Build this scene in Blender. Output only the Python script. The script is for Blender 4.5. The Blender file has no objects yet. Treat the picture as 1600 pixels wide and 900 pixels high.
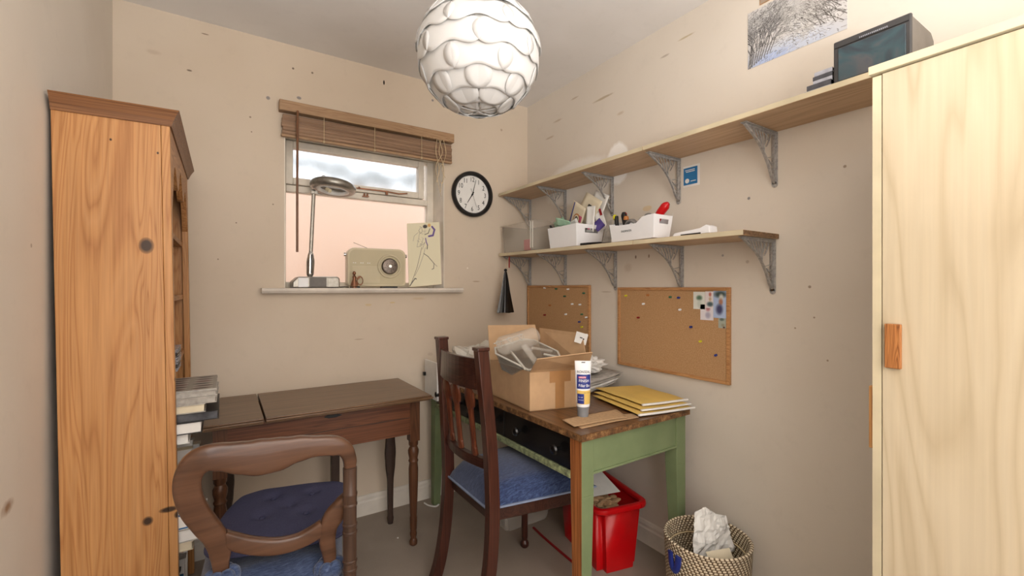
import bpy, bmesh, math, random
import numpy as np
from mathutils import Vector, Matrix, noise
random.seed(7); rng = np.random.default_rng(7)
SC = bpy.context.scene; C = SC.collection; PI = math.pi; R = math.radians
W, L, D, CH, FY = 1.68, -0.38, 2.42, 2.385, -1.35      # right wall, left wall, back wall, ceiling, wall behind the camera

# ---------------------------------------------------------------- camera, world, light, exposure
cam = bpy.data.cameras.new('camera'); co = bpy.data.objects.new('camera', cam); C.objects.link(co)
cam.sensor_width = 36; cam.lens = 36 * 700 / 1600; cam.clip_start = .02
co.location = (0, 0, 1.2); co.rotation_euler = (PI / 2, 0, -R(32.8)); SC.camera = co
wd = bpy.data.worlds.new('world'); SC.world = wd; wd.use_nodes = True
wd.node_tree.nodes['Background'].inputs[0].default_value = (.93, .96, 1, 1)
wd.node_tree.nodes['Background'].inputs[1].default_value = 1.8
def area(name, loc, rot, sx, sy, power, col):
    l = bpy.data.lights.new(name, 'AREA'); l.shape = 'RECTANGLE'; l.size = sx; l.size_y = sy; l.energy = power; l.color = col
    o = bpy.data.objects.new(name, l); C.objects.link(o); o.location = loc; o.rotation_euler = rot; return o
area('rear_fill', (.5, FY + .06, 1.15), (PI / 2, 0, 0), 1.7, 2.0, 17, (.97, .985, 1))  # added fill light behind the camera; the front wall has no opening
area('ceiling_bounce_fill', (.45, -.75, 1.30), (PI, 0, 0), .7, .7, 38, (.96, .98, 1))  # added unseen panel aimed up, bounces soft light off the ceiling
area('side_fill', (L + .20, -.95, 1.30), (0, -PI / 2, R(25)), 1.5, .5, 5, (.97, .985, 1))  # added fill near the left wall to lift the right wall; no window there
SC.view_settings.view_transform = 'Standard'; SC.view_settings.look = 'None'
SC.view_settings.exposure = 0.50; SC.view_settings.gamma = 1; SC.view_settings.use_curve_mapping = False

# ---------------------------------------------------------------- materials
def lin(c):
    return tuple(((v / 255) / 12.92 if v / 255 <= .04045 else ((v / 255 + .055) / 1.055) ** 2.4) for v in c) + (1,)
class NT:
    def __init__(s, name):
        s.m = bpy.data.materials.new(name); s.m.use_nodes = True; s.t = s.m.node_tree; s.b = s.t.nodes['Principled BSDF']
        s.b.inputs['Specular IOR Level'].default_value = .35
    def n(s, ty, **kw):
        x = s.t.nodes.new(ty)
        for k, v in kw.items(): setattr(x, k, v)
        return x
    def l(s, a, b): s.t.links.new(a, b)
    def coord(s, scale=(1, 1, 1), kind='Object', rot=(0, 0, 0)):
        c = s.n('ShaderNodeTexCoord'); m = s.n('ShaderNodeMapping'); m.inputs['Scale'].default_value = scale
        m.inputs['Rotation'].default_value = rot; s.l(c.outputs[kind], m.inputs[0]); return m.outputs[0]
    def noise(s, vec, scale, detail=4, rough=.55, dist=0):
        x = s.n('ShaderNodeTexNoise'); x.inputs['Scale'].default_value = scale; x.inputs['Detail'].default_value = detail
        x.inputs['Roughness'].default_value = rough; x.inputs['Distortion'].default_value = dist; s.l(vec, x.inputs['Vector']); return x.outputs[0]
    def ramp(s, fac, stops):
        r = s.n('ShaderNodeValToRGB'); e = r.color_ramp.elements
        while len(e) < len(stops): e.new(.5)
        for q, (p, c) in zip(e, stops): q.position = p; q.color = lin(c) if len(c) == 3 else c
        s.l(fac, r.inputs[0]); return r.outputs[0]
    def math(s, op, a, b=None, clamp=False):
        x = s.n('ShaderNodeMath', operation=op); x.use_clamp = clamp
        for i, v in enumerate((a, b)):
            if v is None: continue
            if isinstance(v, (int, float)): x.inputs[i].default_value = v
            else: s.l(v, x.inputs[i])
        return x.outputs[0]
    def mix(s, fac, a, b, mode='MIX'):
        x = s.n('ShaderNodeMix', data_type='RGBA', blend_type=mode)
        for i, v in ((0, fac), (6, a), (7, b)):
            if isinstance(v, (int, float)): x.inputs[i].default_value = v
            elif isinstance(v, tuple): x.inputs[i].default_value = lin(v) if len(v) == 3 else v
            else: s.l(v, x.inputs[i])
        return x.outputs[2]
    def col(s, v):
        if isinstance(v, tuple): s.b.inputs['Base Color'].default_value = lin(v)
        else: s.l(v, s.b.inputs['Base Color'])
        return s
    def bump(s, h, strength=.2, dist=.002):
        x = s.n('ShaderNodeBump'); x.inputs['Strength'].default_value = strength; x.inputs['Distance'].default_value = dist
        s.l(h, x.inputs['Height']); s.l(x.outputs[0], s.b.inputs['Normal']); return s
    def set(s, **kw):
        for k, v in kw.items(): s.b.inputs[{'rough': 'Roughness', 'metal': 'Metallic', 'spec': 'Specular IOR Level', 'trans': 'Transmission Weight', 'alpha': 'Alpha', 'coat': 'Coat Weight', 'ior': 'IOR'}[k]].default_value = v
        return s
def plain(name, c, rough=.5, metal=0, var=.06, scale=20, bump=0, spec=.35, coat=0):
    t = NT(name); v = t.coord(); f = t.noise(v, scale)
    dk = tuple(max(0, x * (1 - var * 2)) for x in c)
    t.col(t.ramp(f, [(.3, dk), (.7, c)])).set(rough=rough, metal=metal, spec=spec, coat=coat)
    if bump: t.bump(f, bump)
    return t.m
def wood(name, c1, c2, c3, axis='Z', scale=1., rough=.4, stretch=.06, fine=.25, dist=2.5, coat=0, knots=None):
    t = NT(name); st = [1, 1, 1]; st['XYZ'.index(axis)] = stretch
    v = t.coord(tuple(a * scale for a in st))
    big = t.noise(v, 9, 2, .4, dist); ringm = t.math('MULTIPLY', big, 12); fr = t.math('FRACT', ringm)
    tri = t.math('ABSOLUTE', t.math('SUBTRACT', t.math('MULTIPLY', fr, 2), 1))
    c = t.ramp(tri, [(.0, c1), (.6, c2), (1, c3)])
    st2 = [1, 1, 1]; st2['XYZ'.index(axis)] = .02
    f = t.noise(t.coord(tuple(a * scale for a in st2)), 160, 3, .6)
    c = t.mix(fine, c, t.ramp(f, [(.35, tuple(x * .72 for x in c3)), (.65, c1)]), 'MIX')
    if knots:
        for (p, r) in knots:
            m = t.n('ShaderNodeVectorMath', operation='SUBTRACT'); cc = t.n('ShaderNodeTexCoord'); t.l(cc.outputs['Object'], m.inputs[0]); m.inputs[1].default_value = p
            m2 = t.n('ShaderNodeVectorMath', operation='DIVIDE'); t.l(m.outputs[0], m2.inputs[0]); m2.inputs[1].default_value = r
            ln = t.n('ShaderNodeVectorMath', operation='LENGTH'); t.l(m2.outputs[0], ln.inputs[0])
            k = t.ramp(ln.outputs['Value'], [(.55, (1, 1, 1, 1)), (1.0, (0, 0, 0, 1))])
            k2 = t.ramp(ln.outputs['Value'], [(.9, (1, 1, 1, 1)), (1.0, (.0, 0, 0, 1))])
            c = t.mix(t.math('MULTIPLY', k2, .35), c, tuple(x * .6 for x in c3)); c = t.mix(k, c, (58, 38, 24))
    t.col(c).set(rough=rough, coat=coat); t.bump(f, .08, .001); return t.m

def paint(name, base, dark, spots, bigscale=1.6):
    t = NT(name); g = t.n('ShaderNodeNewGeometry'); pos = g.outputs['Position']
    f = t.noise(pos, bigscale, 3, .5); c = t.ramp(f, [(.3, dark), (.7, base)])
    f2 = t.noise(pos, 14, 5, .7); c = t.mix(t.math('MULTIPLY', t.ramp(f2, [(.56, (0, 0, 0, 1)), (.75, (1, 1, 1, 1))]), .10), c, tuple(x * .8 for x in dark))
    wob = t.noise(pos, 30, 4, .6)
    for (p, r, cc, soft, op) in spots:
        a = t.n('ShaderNodeVectorMath', operation='SUBTRACT'); t.l(pos, a.inputs[0]); a.inputs[1].default_value = p
        b = t.n('ShaderNodeVectorMath', operation='DIVIDE'); t.l(a.outputs[0], b.inputs[0]); b.inputs[1].default_value = r
        ln = t.n('ShaderNodeVectorMath', operation='LENGTH'); t.l(b.outputs[0], ln.inputs[0])
        d = t.math('ADD', ln.outputs['Value'], t.math('MULTIPLY', t.math('SUBTRACT', wob, .5), soft * 1.3))
        k = t.ramp(d, [(max(.01, 1 - soft), (1, 1, 1, 1)), (1.0, (0, 0, 0, 1))])
        c = t.mix(t.math('MULTIPLY', k, op), c, cc)
    t.col(c).set(rough=.75, spec=.2); t.bump(t.noise(pos, 60, 4), .12, .002); return t.m
def bs(x, z, r, c=(120, 100, 82), soft=.4, op=.8): rr = r if isinstance(r, tuple) else (r, r); return ((x, D, z), (rr[0], 5, rr[1]), c, soft, op)
def rs(y, z, r, c=(150, 125, 100), soft=.4, op=.8): rr = r if isinstance(r, tuple) else (r, r); return ((W, y, z), (5, rr[0], rr[1]), c, soft, op)
GB = (120, 118, 122)
M = {}
M['wall_back'] = paint('back wall paint', (214, 200, 182), (205, 189, 169), [
    bs(.179, 2.104, .010, GB, .3), bs(.313, 2.135, (.013, .009), GB, .3), bs(1.015, 2.282, .008, GB), bs(.287, 2.273, .006, (80, 62, 48)), bs(.374, 2.274, .006, (90, 70, 55)),
    bs(.733, 2.315, (.005, .014), (30, 24, 20), .2, 1), bs(.106, 1.998, .005), bs(.111, 1.93, .004), bs(-.125, 2.155, (.012, .005), (90, 72, 58)), bs(-.069, 2.332, (.016, .003)), bs(-.25, 2.2, (.03, .012), (180, 158, 136), .6, .4),
    bs(.65, 1.11, (.02, .008), (205, 180, 130), .4, .6), bs(.78, 1.12, (.018, .006), (205, 180, 130), .4, .7), bs(.93, 1.14, (.05, .01), (196, 172, 136), .5, .5), bs(1.3, 1.24, (.03, .006), (178, 156, 132)), bs(1.24, 1.32, .006, (240, 232, 220)), bs(1.0, .82, (.02, .012), (188, 168, 146), .5, .5),
    bs(.2, 1.6, .004), bs(.05, 1.5, .004), bs(1.48, 2.2, .01, (150, 125, 100), .5, .6), bs(-.02, 1.33, .004), bs(.6, .93, (.03, .004), (180, 160, 140))])
M['wall_right'] = paint('right wall paint', (226, 217, 205), (218, 208, 195), [
    rs(1.93, 1.80, (.33, .135), (240, 236, 230), .18, .8), rs(1.62, 1.83, (.085, .115), (252, 250, 247), .15, .95),
    rs(2.10, 2.20, (.05, .008), (176, 152, 124), .6, .6), rs(1.95, 2.28, (.04, .006), (178, 154, 126), .6, .6), rs(2.18, 2.12, (.05, .008), (176, 150, 122), .6, .6), rs(1.72, 2.2, (.09, .008), (170, 150, 118), .5, .7),
    rs(1.33, 2.25, (.030, .006), (172, 156, 140), .5, .7), rs(1.22, 2.285, (.05, .005), (180, 160, 120), .5, .7), rs(1.6, 2.08, (.03, .01), (190, 168, 140), .6, .5),
    rs(.944, 1.541, .007, GB), rs(1.66, 1.64, (.012, .01), (190, 188, 190), .4, .8), rs(1.43, 1.575, (.03, .014), (222, 198, 160), .2, .8), rs(.734, 1.204, .006, (140, 118, 98)), rs(.631, 1.591, .006, (140, 118, 98)),
    rs(1.5, 1.35, (.006, .010), (120, 96, 76)), rs(1.42, 1.35, (.005, .01), (130, 104, 80)), rs(1.34, 1.35, .006, (120, 96, 76)), rs(2.16, 1.37, (.006, .012), (100, 80, 62)), rs(1.55, 1.3, .03, (196, 180, 162), .6, .5), rs(1.7, 1.18, (.05, .004), (176, 156, 136), .5, .6),
    rs(1.05, 1.33, .006, GB, .4, .6), rs(.95, 1.3, .008, (190, 176, 162)), rs(.72, 1.10, .004), rs(.78, 1.06, .004), rs(.68, .96, .004)])
M['wall_left'] = paint('left wall paint', (228, 219, 207), (218, 208, 195), [((L, 1.36, .74), (5, .035, .018), (150, 112, 78), .8, .9), ((L, 1.34, 1.86), (5, .008, .008), (60, 50, 44), .3, .9), ((L, 1.5, 1.3), (5, .006, .006), (150, 130, 110), .3, .6)])
M['wall_front'] = paint('front wall paint', (222, 206, 188), (214, 197, 178), [])
M['ceiling'] = paint('ceiling paint', (238, 235, 233), (230, 227, 224), [], 2.5)
t = NT('carpet'); v = t.coord(); f = t.noise(v, 420, 3, .8); g = t.noise(v, 3, 4, .6)
t.col(t.mix(.45, t.ramp(f, [(.3, (116, 104, 92)), (.7, (206, 192, 178))]), t.ramp(g, [(.35, (154, 141, 128)), (.65, (178, 164, 150))]))).set(rough=.95, spec=.1); t.bump(f, .8, .004); M['carpet'] = t.m
M['skirting'] = plain('skirting paint', (236, 228, 216), .45, scale=6)
M['frame_white'] = plain('window paint', (238, 229, 214), .4, scale=8)
M['sill'] = plain('sill paint', (232, 222, 210), .4, scale=8)
M['pine'] = wood('pine', (196, 144, 92), (188, 134, 80), (166, 110, 62), 'Z', 1.0, .4, .09, .3, 1.6, .05,
                 [((.165, -.005, 1.318), (.018, .2, .024)), ((.236, 0, .938), (.010, .05, .012)), ((.168, 0, .55), (.013, .05, .014)), ((.215, 0, .57), (.024, .05, .009)), ((.236, 0, .55), (.010, .05, .012)), ((.09, 0, 1.6), (.003, .05, .004)), ((.19, 0, 1.58), (.003, .05, .004))])
M['pine_dark'] = wood('stained pine', (142, 98, 62), (124, 82, 50), (98, 62, 36), 'X', 1.2, .45)
M['pine_y'] = wood('pine trim', (190, 138, 88), (172, 120, 72), (140, 94, 54), 'Y', 1.2, .45)
M['pine_in'] = wood('pine interior', (120, 84, 54), (104, 70, 44), (84, 54, 32), 'Z', 1.2, .6)
M['red_back'] = plain('bookcase back', (96, 46, 34), .7)
M['oak_top'] = wood('worn oak top', (126, 96, 68), (116, 86, 60), (98, 70, 48), 'X', 1.1, .3, .05, .4, .8, .15)
M['oak_red'] = wood('reddish oak', (116, 72, 47), (104, 62, 40), (84, 49, 32), 'X', 1.3, .4, .06, .4, 1)
M['oak_leg'] = wood('turned oak', (104, 68, 46), (94, 60, 40), (74, 46, 30), 'Z', 1.5, .35, .1, .4, .6)
M['turned_post'] = wood('dark turned post', (84, 62, 50), (76, 55, 43), (60, 43, 34), 'Z', 1.5, .35, .1, .3, .6)
M['leg_dark'] = plain('dark leg stain', (66, 50, 42), .5, scale=40)
M['walnut'] = wood('walnut', (98, 68, 50), (90, 61, 44), (74, 49, 35), 'X', .6, .3, .12, .3, .6, .25)
M['mahogany'] = wood('mahogany', (78, 42, 32), (68, 35, 26), (50, 26, 20), 'Z', 1.4, .28, .06, .35, .8, .3)
M['mahogany_y'] = wood('mahogany rail', (68, 40, 32), (58, 33, 26), (44, 24, 20), 'Y', 1.4, .28, .06, .35, .8, .3)
M['mahogany_light'] = wood('mahogany slat', (112, 62, 40), (96, 50, 32), (72, 36, 24), 'Z', 1.4, .28, .06, .35, .8, .3)
M['maple'] = wood('maple laminate', (208, 192, 164), (204, 187, 158), (192, 174, 144), 'Z', .55, .38, .07, .12, 1.2)
M['maple_edge'] = plain('maple edging', (220, 206, 174), .4, scale=5)
M['shelf'] = wood('shelf laminate', (212, 180, 144), (205, 172, 135), (192, 157, 120), 'Y', .8, .4, .05, .2, .6)
M['shelf_end'] = plain('shelf raw end', (150, 116, 84), .8, scale=120, var=.2)
M['handle_wood'] = wood('handle oak', (196, 132, 76), (172, 108, 58), (124, 74, 38), 'Z', 3, .4)
M['handle_pale'] = wood('handle beech', (222, 170, 112), (208, 152, 96), (180, 124, 74), 'Z', 2, .4)
t = NT('green paint'); v = t.coord(); f = t.noise(v, 5, 4, .6); f2 = t.noise(v, 26, 6, .75)
c = t.ramp(f, [(.3, (110, 124, 88)), (.7, (124, 138, 100))]); c = t.mix(t.ramp(f2, [(.68, (0, 0, 0, 1)), (.72, (1, 1, 1, 1))]), c, (70, 62, 42)); t.col(c).set(rough=.55); M['green'] = t.m
M['green_edge'] = plain('chipped green edge', (168, 178, 134), .6, scale=60, var=.25)
M['raw_leg'] = wood('stripped leg', (186, 118, 66), (158, 94, 50), (112, 64, 34), 'Z', 1.6, .5, .06, .5, 1)
M['desk_top'] = wood('worn desk top', (122, 84, 52), (104, 70, 42), (72, 46, 28), 'Y', 1, .3, .05, .5, .8, .2)
t = NT('worn desk edge'); v = t.coord(); f = t.noise(v, 40, 6, .75); t.col(t.ramp(f, [(.35, (60, 42, 28)), (.5, (110, 76, 46)), (.65, (160, 122, 80))])).set(rough=.6); M['desk_edge'] = t.m
M['black_gloss'] = plain('black gloss paint', (16, 14, 14), .25, spec=.5)
def chenille(name, a, b, c, ax=(60, 8, 60)):
    t = NT(name); v = t.coord(ax); f = t.noise(v, 3.2, 5, .7, .5)
    t.col(t.ramp(f, [(.3, a), (.5, b), (.72, c)])).set(rough=.9, spec=.15); t.b.inputs['Sheen Weight'].default_value = .3; t.bump(f, .6, .003); return t.m
M['chenille'] = chenille('blue chenille', (32, 40, 68), (52, 66, 102), (84, 100, 136), (16, 110, 16))
M['chenille_x'] = chenille('blue chenille ribbed', (40, 50, 78), (62, 76, 108), (92, 108, 140), (14, 90, 70))
M['piping'] = plain('blue piping', (130, 142, 168), .9)
t = NT('navy cotton'); f = t.noise(t.coord(), 260, 3, .7); t.col(t.ramp(f, [(.3, (56, 57, 80)), (.7, (70, 71, 95))])).set(rough=.95, spec=.1); t.bump(f, .3); M['navy'] = t.m
t = NT('cork'); f = t.noise(t.coord(), 220, 4, .8); g = t.n('ShaderNodeTexVoronoi'); g.inputs['Scale'].default_value = 260; t.l(t.coord(), g.inputs[0])
c = t.mix(.4, t.ramp(f, [(.3, (152, 114, 76)), (.7, (204, 166, 124))]), t.ramp(g.outputs['Distance'], [(.1, (166, 124, 84)), (.6, (204, 164, 122))])); t.col(c).set(rough=.9, spec=.1); t.bump(f, .3); M['cork'] = t.m
M['board_frame'] = wood('board frame', (206, 156, 106), (190, 140, 92), (166, 114, 70), 'Y', 2, .5)
t = NT('cast metal'); f = t.noise(t.coord(), 90, 4, .7); t.col(t.ramp(f, [(.3, (140, 138, 136)), (.7, (196, 193, 190))])).set(rough=.5, metal=.45); t.bump(f, .3); M['steel'] = t.m
M['chrome'] = plain('chrome', (205, 203, 200), .15, 1)
M['dull_metal'] = plain('brushed metal', (160, 156, 148), .35, .8, scale=60)
M['white_plastic'] = plain('white plastic', (240, 240, 242), .35, scale=4, var=.01)
M['white_paint'] = plain('white enamel', (236, 234, 230), .35, var=.02)
M['black'] = plain('black plastic', (30, 27, 26), .4)
M['rubber'] = plain('black rubber', (18, 18, 18), .6)
M['red'] = plain('red plastic', (196, 14, 20), .28, scale=3, var=.03)
M['dark_red'] = plain('dark red plastic', (150, 20, 26), .4)
M['paper'] = plain('white paper', (238, 236, 232), .8, scale=10, var=.03)
M['cream_paper'] = plain('cream paper', (226, 214, 188), .8, scale=10, var=.04)
M['grey_paper'] = plain('newsprint', (196, 190, 182), .85, scale=40, var=.12)
M['mint'] = plain('mint paper', (176, 214, 186), .7)
M['purple'] = plain('purple card', (92, 76, 150), .6)
M['yellow'] = plain('manila yellow', (232, 196, 108), .6, scale=8, var=.04)
M['mustard'] = plain('yellow plastic', (214, 204, 40), .4)
M['orange_wood'] = plain('orange handle', (190, 120, 60), .4)
M['brown_paper'] = plain('brown sandpaper', (196, 162, 124), .9, scale=90, var=.05)
M['cardboard'] = plain('cardboard', (200, 164, 126), .8, scale=14, var=.04)
M['card_edge'] = plain('cardboard edge', (180, 138, 96), .9)
M['tape'] = plain('brown parcel tape', (176, 130, 84), .35, var=.03)
M['tape_grey'] = plain('duct tape', (140, 136, 132), .4, var=.1)
M['green_plastic'] = plain('green plastic', (46, 110, 80), .4)
M['blue_plastic'] = plain('blue print', (46, 120, 176), .4, var=.02)
M['navy_print'] = plain('navy print', (38, 52, 130), .35, var=.02)
M['pink_print'] = plain('pink print', (214, 96, 130), .4)
M['pink'] = plain('pink plastic', (222, 84, 106), .4)
M['blue_label'] = plain('book cover blue', (54, 110, 160), .4)
M['grey_cap'] = plain('grey cap', (140, 142, 146), .4)
M['radio'] = plain('radio cream plastic', (214, 202, 172), .35, scale=5, var=.03)
M['radio_front'] = plain('radio grille cream', (198, 186, 154), .5, scale=5, var=.03)
M['bronze'] = plain('bronze figurine', (150, 104, 78), .35, .5)
M['grey_stone'] = plain('grey fabric dark', (70, 66, 62), .8)
M['dark_case'] = plain('dark album cover', (44, 42, 44), .35)
M['teal_panel'] = None
t = NT('smoked panel'); f = t.noise(t.coord(), 7, 3, .5, 1.5); t.col(t.ramp(f, [(.35, (34, 44, 54)), (.5, (44, 72, 80)), (.62, (76, 78, 82)), (.75, (50, 64, 76))])).set(rough=.15, spec=.6, coat=.5); M['teal_panel'] = t.m
M['case_grey'] = plain('grey plastic case', (112, 106, 100), .4)
M['case_dark'] = plain('dark grey plastic case', (70, 68, 68), .3)
M['cd'] = plain('jewel case', (190, 190, 200), .2, scale=30, var=.15, spec=.6)
M['cd_dark'] = plain('jewel case dark', (84, 84, 90), .2, scale=30, var=.2, spec=.6)
def clearp(name, c, alpha, rough=.15):
    t = NT(name); f = t.noise(t.coord(), 18, 3); t.col(c if isinstance(c, tuple) else c).set(rough=rough, spec=.6)
    a = t.math('ADD', t.math('MULTIPLY', f, .04), alpha - .02); t.l(a, t.b.inputs['Alpha']); return t.m
M['clear'] = clearp('clear plastic', (226, 218, 206), .30)
M['clear_dense'] = clearp('clear plastic rim', (236, 232, 222), .6)
M['clear_grey'] = clearp('grey clear plastic', (150, 146, 138), .45, .1)
M['frosty'] = clearp('frosted storage plastic', (222, 212, 198), .22, .35)
t = NT('glass frosted top'); f = t.noise(t.coord(), 60, 4, .6); t.col((248, 250, 252)).set(rough=.3, trans=1, ior=1.2); t.bump(f, .25, .006); M['glass_top'] = t.m
t = NT('glass frosted'); f = t.noise(t.coord(), 90, 4, .6); t.col((252, 250, 248)).set(rough=.32, trans=1, ior=1.2); t.bump(f, .15, .005); M['glass'] = t.m
t = NT('lamp petal'); f = t.noise(t.coord(), 4)
t.col((224, 223, 222)).set(rough=.55, spec=.15)
tr = t.n('ShaderNodeBsdfTranslucent'); tr.inputs[0].default_value = lin((250, 246, 238)); mx = t.n('ShaderNodeMixShader'); mx.inputs[0].default_value = .22
t.l(t.b.outputs[0], mx.inputs[1]); t.l(tr.outputs[0], mx.inputs[2]); t.l(mx.outputs[0], t.t.nodes['Material Output'].inputs[0]); M['petal'] = t.m
t = NT('lit bulb'); t.b.inputs['Emission Color'].default_value = (1, .95, .85, 1); t.b.inputs['Emission Strength'].default_value = 1; M['bulb'] = t.m
t = NT('split bamboo'); f = t.noise(t.coord((1, 30, 330)), 1.0, 4, .7); g = t.noise(t.coord((2, 20, 50)), 1., 2)
t.col(t.mix(.4, t.ramp(f, [(.3, (100, 76, 58)), (.55, (146, 116, 92)), (.7, (172, 142, 116))]), t.ramp(g, [(.4, (116, 90, 70)), (.6, (162, 132, 106))]))).set(rough=.6); t.bump(f, .6, .003); M['bamboo'] = t.m
M['blind_rail'] = wood('blind head rail', (176, 144, 110), (164, 130, 98), (146, 112, 82), 'X', 2, .5)
M['wand'] = wood('blind wand', (128, 88, 58), (112, 74, 48), (92, 58, 36), 'Z', 3, .4)
M['string'] = plain('cream string', (216, 194, 156), .9)
t = NT('radio dial'); f = t.noise(t.coord(), 160, 3, .9); t.col(t.ramp(f, [(.35, (50, 42, 38)), (.6, (130, 118, 108))])).set(rough=.3, metal=.4); M['dial'] = t.m
# woven basket: diagonal coil pattern over angle and height
t = NT('woven rope'); cc = t.n('ShaderNodeTexCoord'); sp = t.n('ShaderNodeSeparateXYZ'); t.l(cc.outputs['Object'], sp.inputs[0])
an = t.math('ARCTAN2', sp.outputs[1], sp.outputs[0]); row = t.math('MULTIPLY', sp.outputs[2], 118.); ang = t.math('MULTIPLY', an, 13.)
d1 = t.math('SINE', t.math('ADD', t.math('MULTIPLY', ang, 4.4), t.math('MULTIPLY', t.math('FLOOR', row), 1.9)))
d2 = t.math('ABSOLUTE', t.math('SINE', t.math('MULTIPLY', row, PI)))
h = t.math('MULTIPLY', t.math('ADD', t.math('MULTIPLY', d1, .5), .5), d2)
c = t.ramp(h, [(.04, (92, 74, 56)), (.18, (168, 146, 118)), (.4, (226, 210, 184))]); t.col(c).set(rough=.85, spec=.15); t.bump(h, .8, .005); M['rope'] = t.m
M['brick'] = None
t = NT('pink render wall'); br = t.n('ShaderNodeTexBrick'); br.inputs['Scale'].default_value = 5; br.inputs['Color1'].default_value = lin((232, 206, 190)); br.inputs['Color2'].default_value = lin((228, 200, 182)); br.inputs['Mortar'].default_value = lin((232, 216, 204)); t.l(t.coord(rot=(PI / 2, 0, 0)), br.inputs[0]); t.col(br.outputs[0]).set(rough=.9); M['brick'] = t.m
t = NT('foliage'); f = t.noise(t.coord(), 30, 4); t.col(t.ramp(f, [(.4, (96, 100, 98)), (.7, (150, 156, 152))])).set(rough=.7); M['leaf'] = t.m
t = NT('printed colours'); a = t.n('ShaderNodeVertexColor'); a.layer_name = 'Col'; t.col(a.outputs[0]).set(rough=.45); M['print'] = t.m

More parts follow.
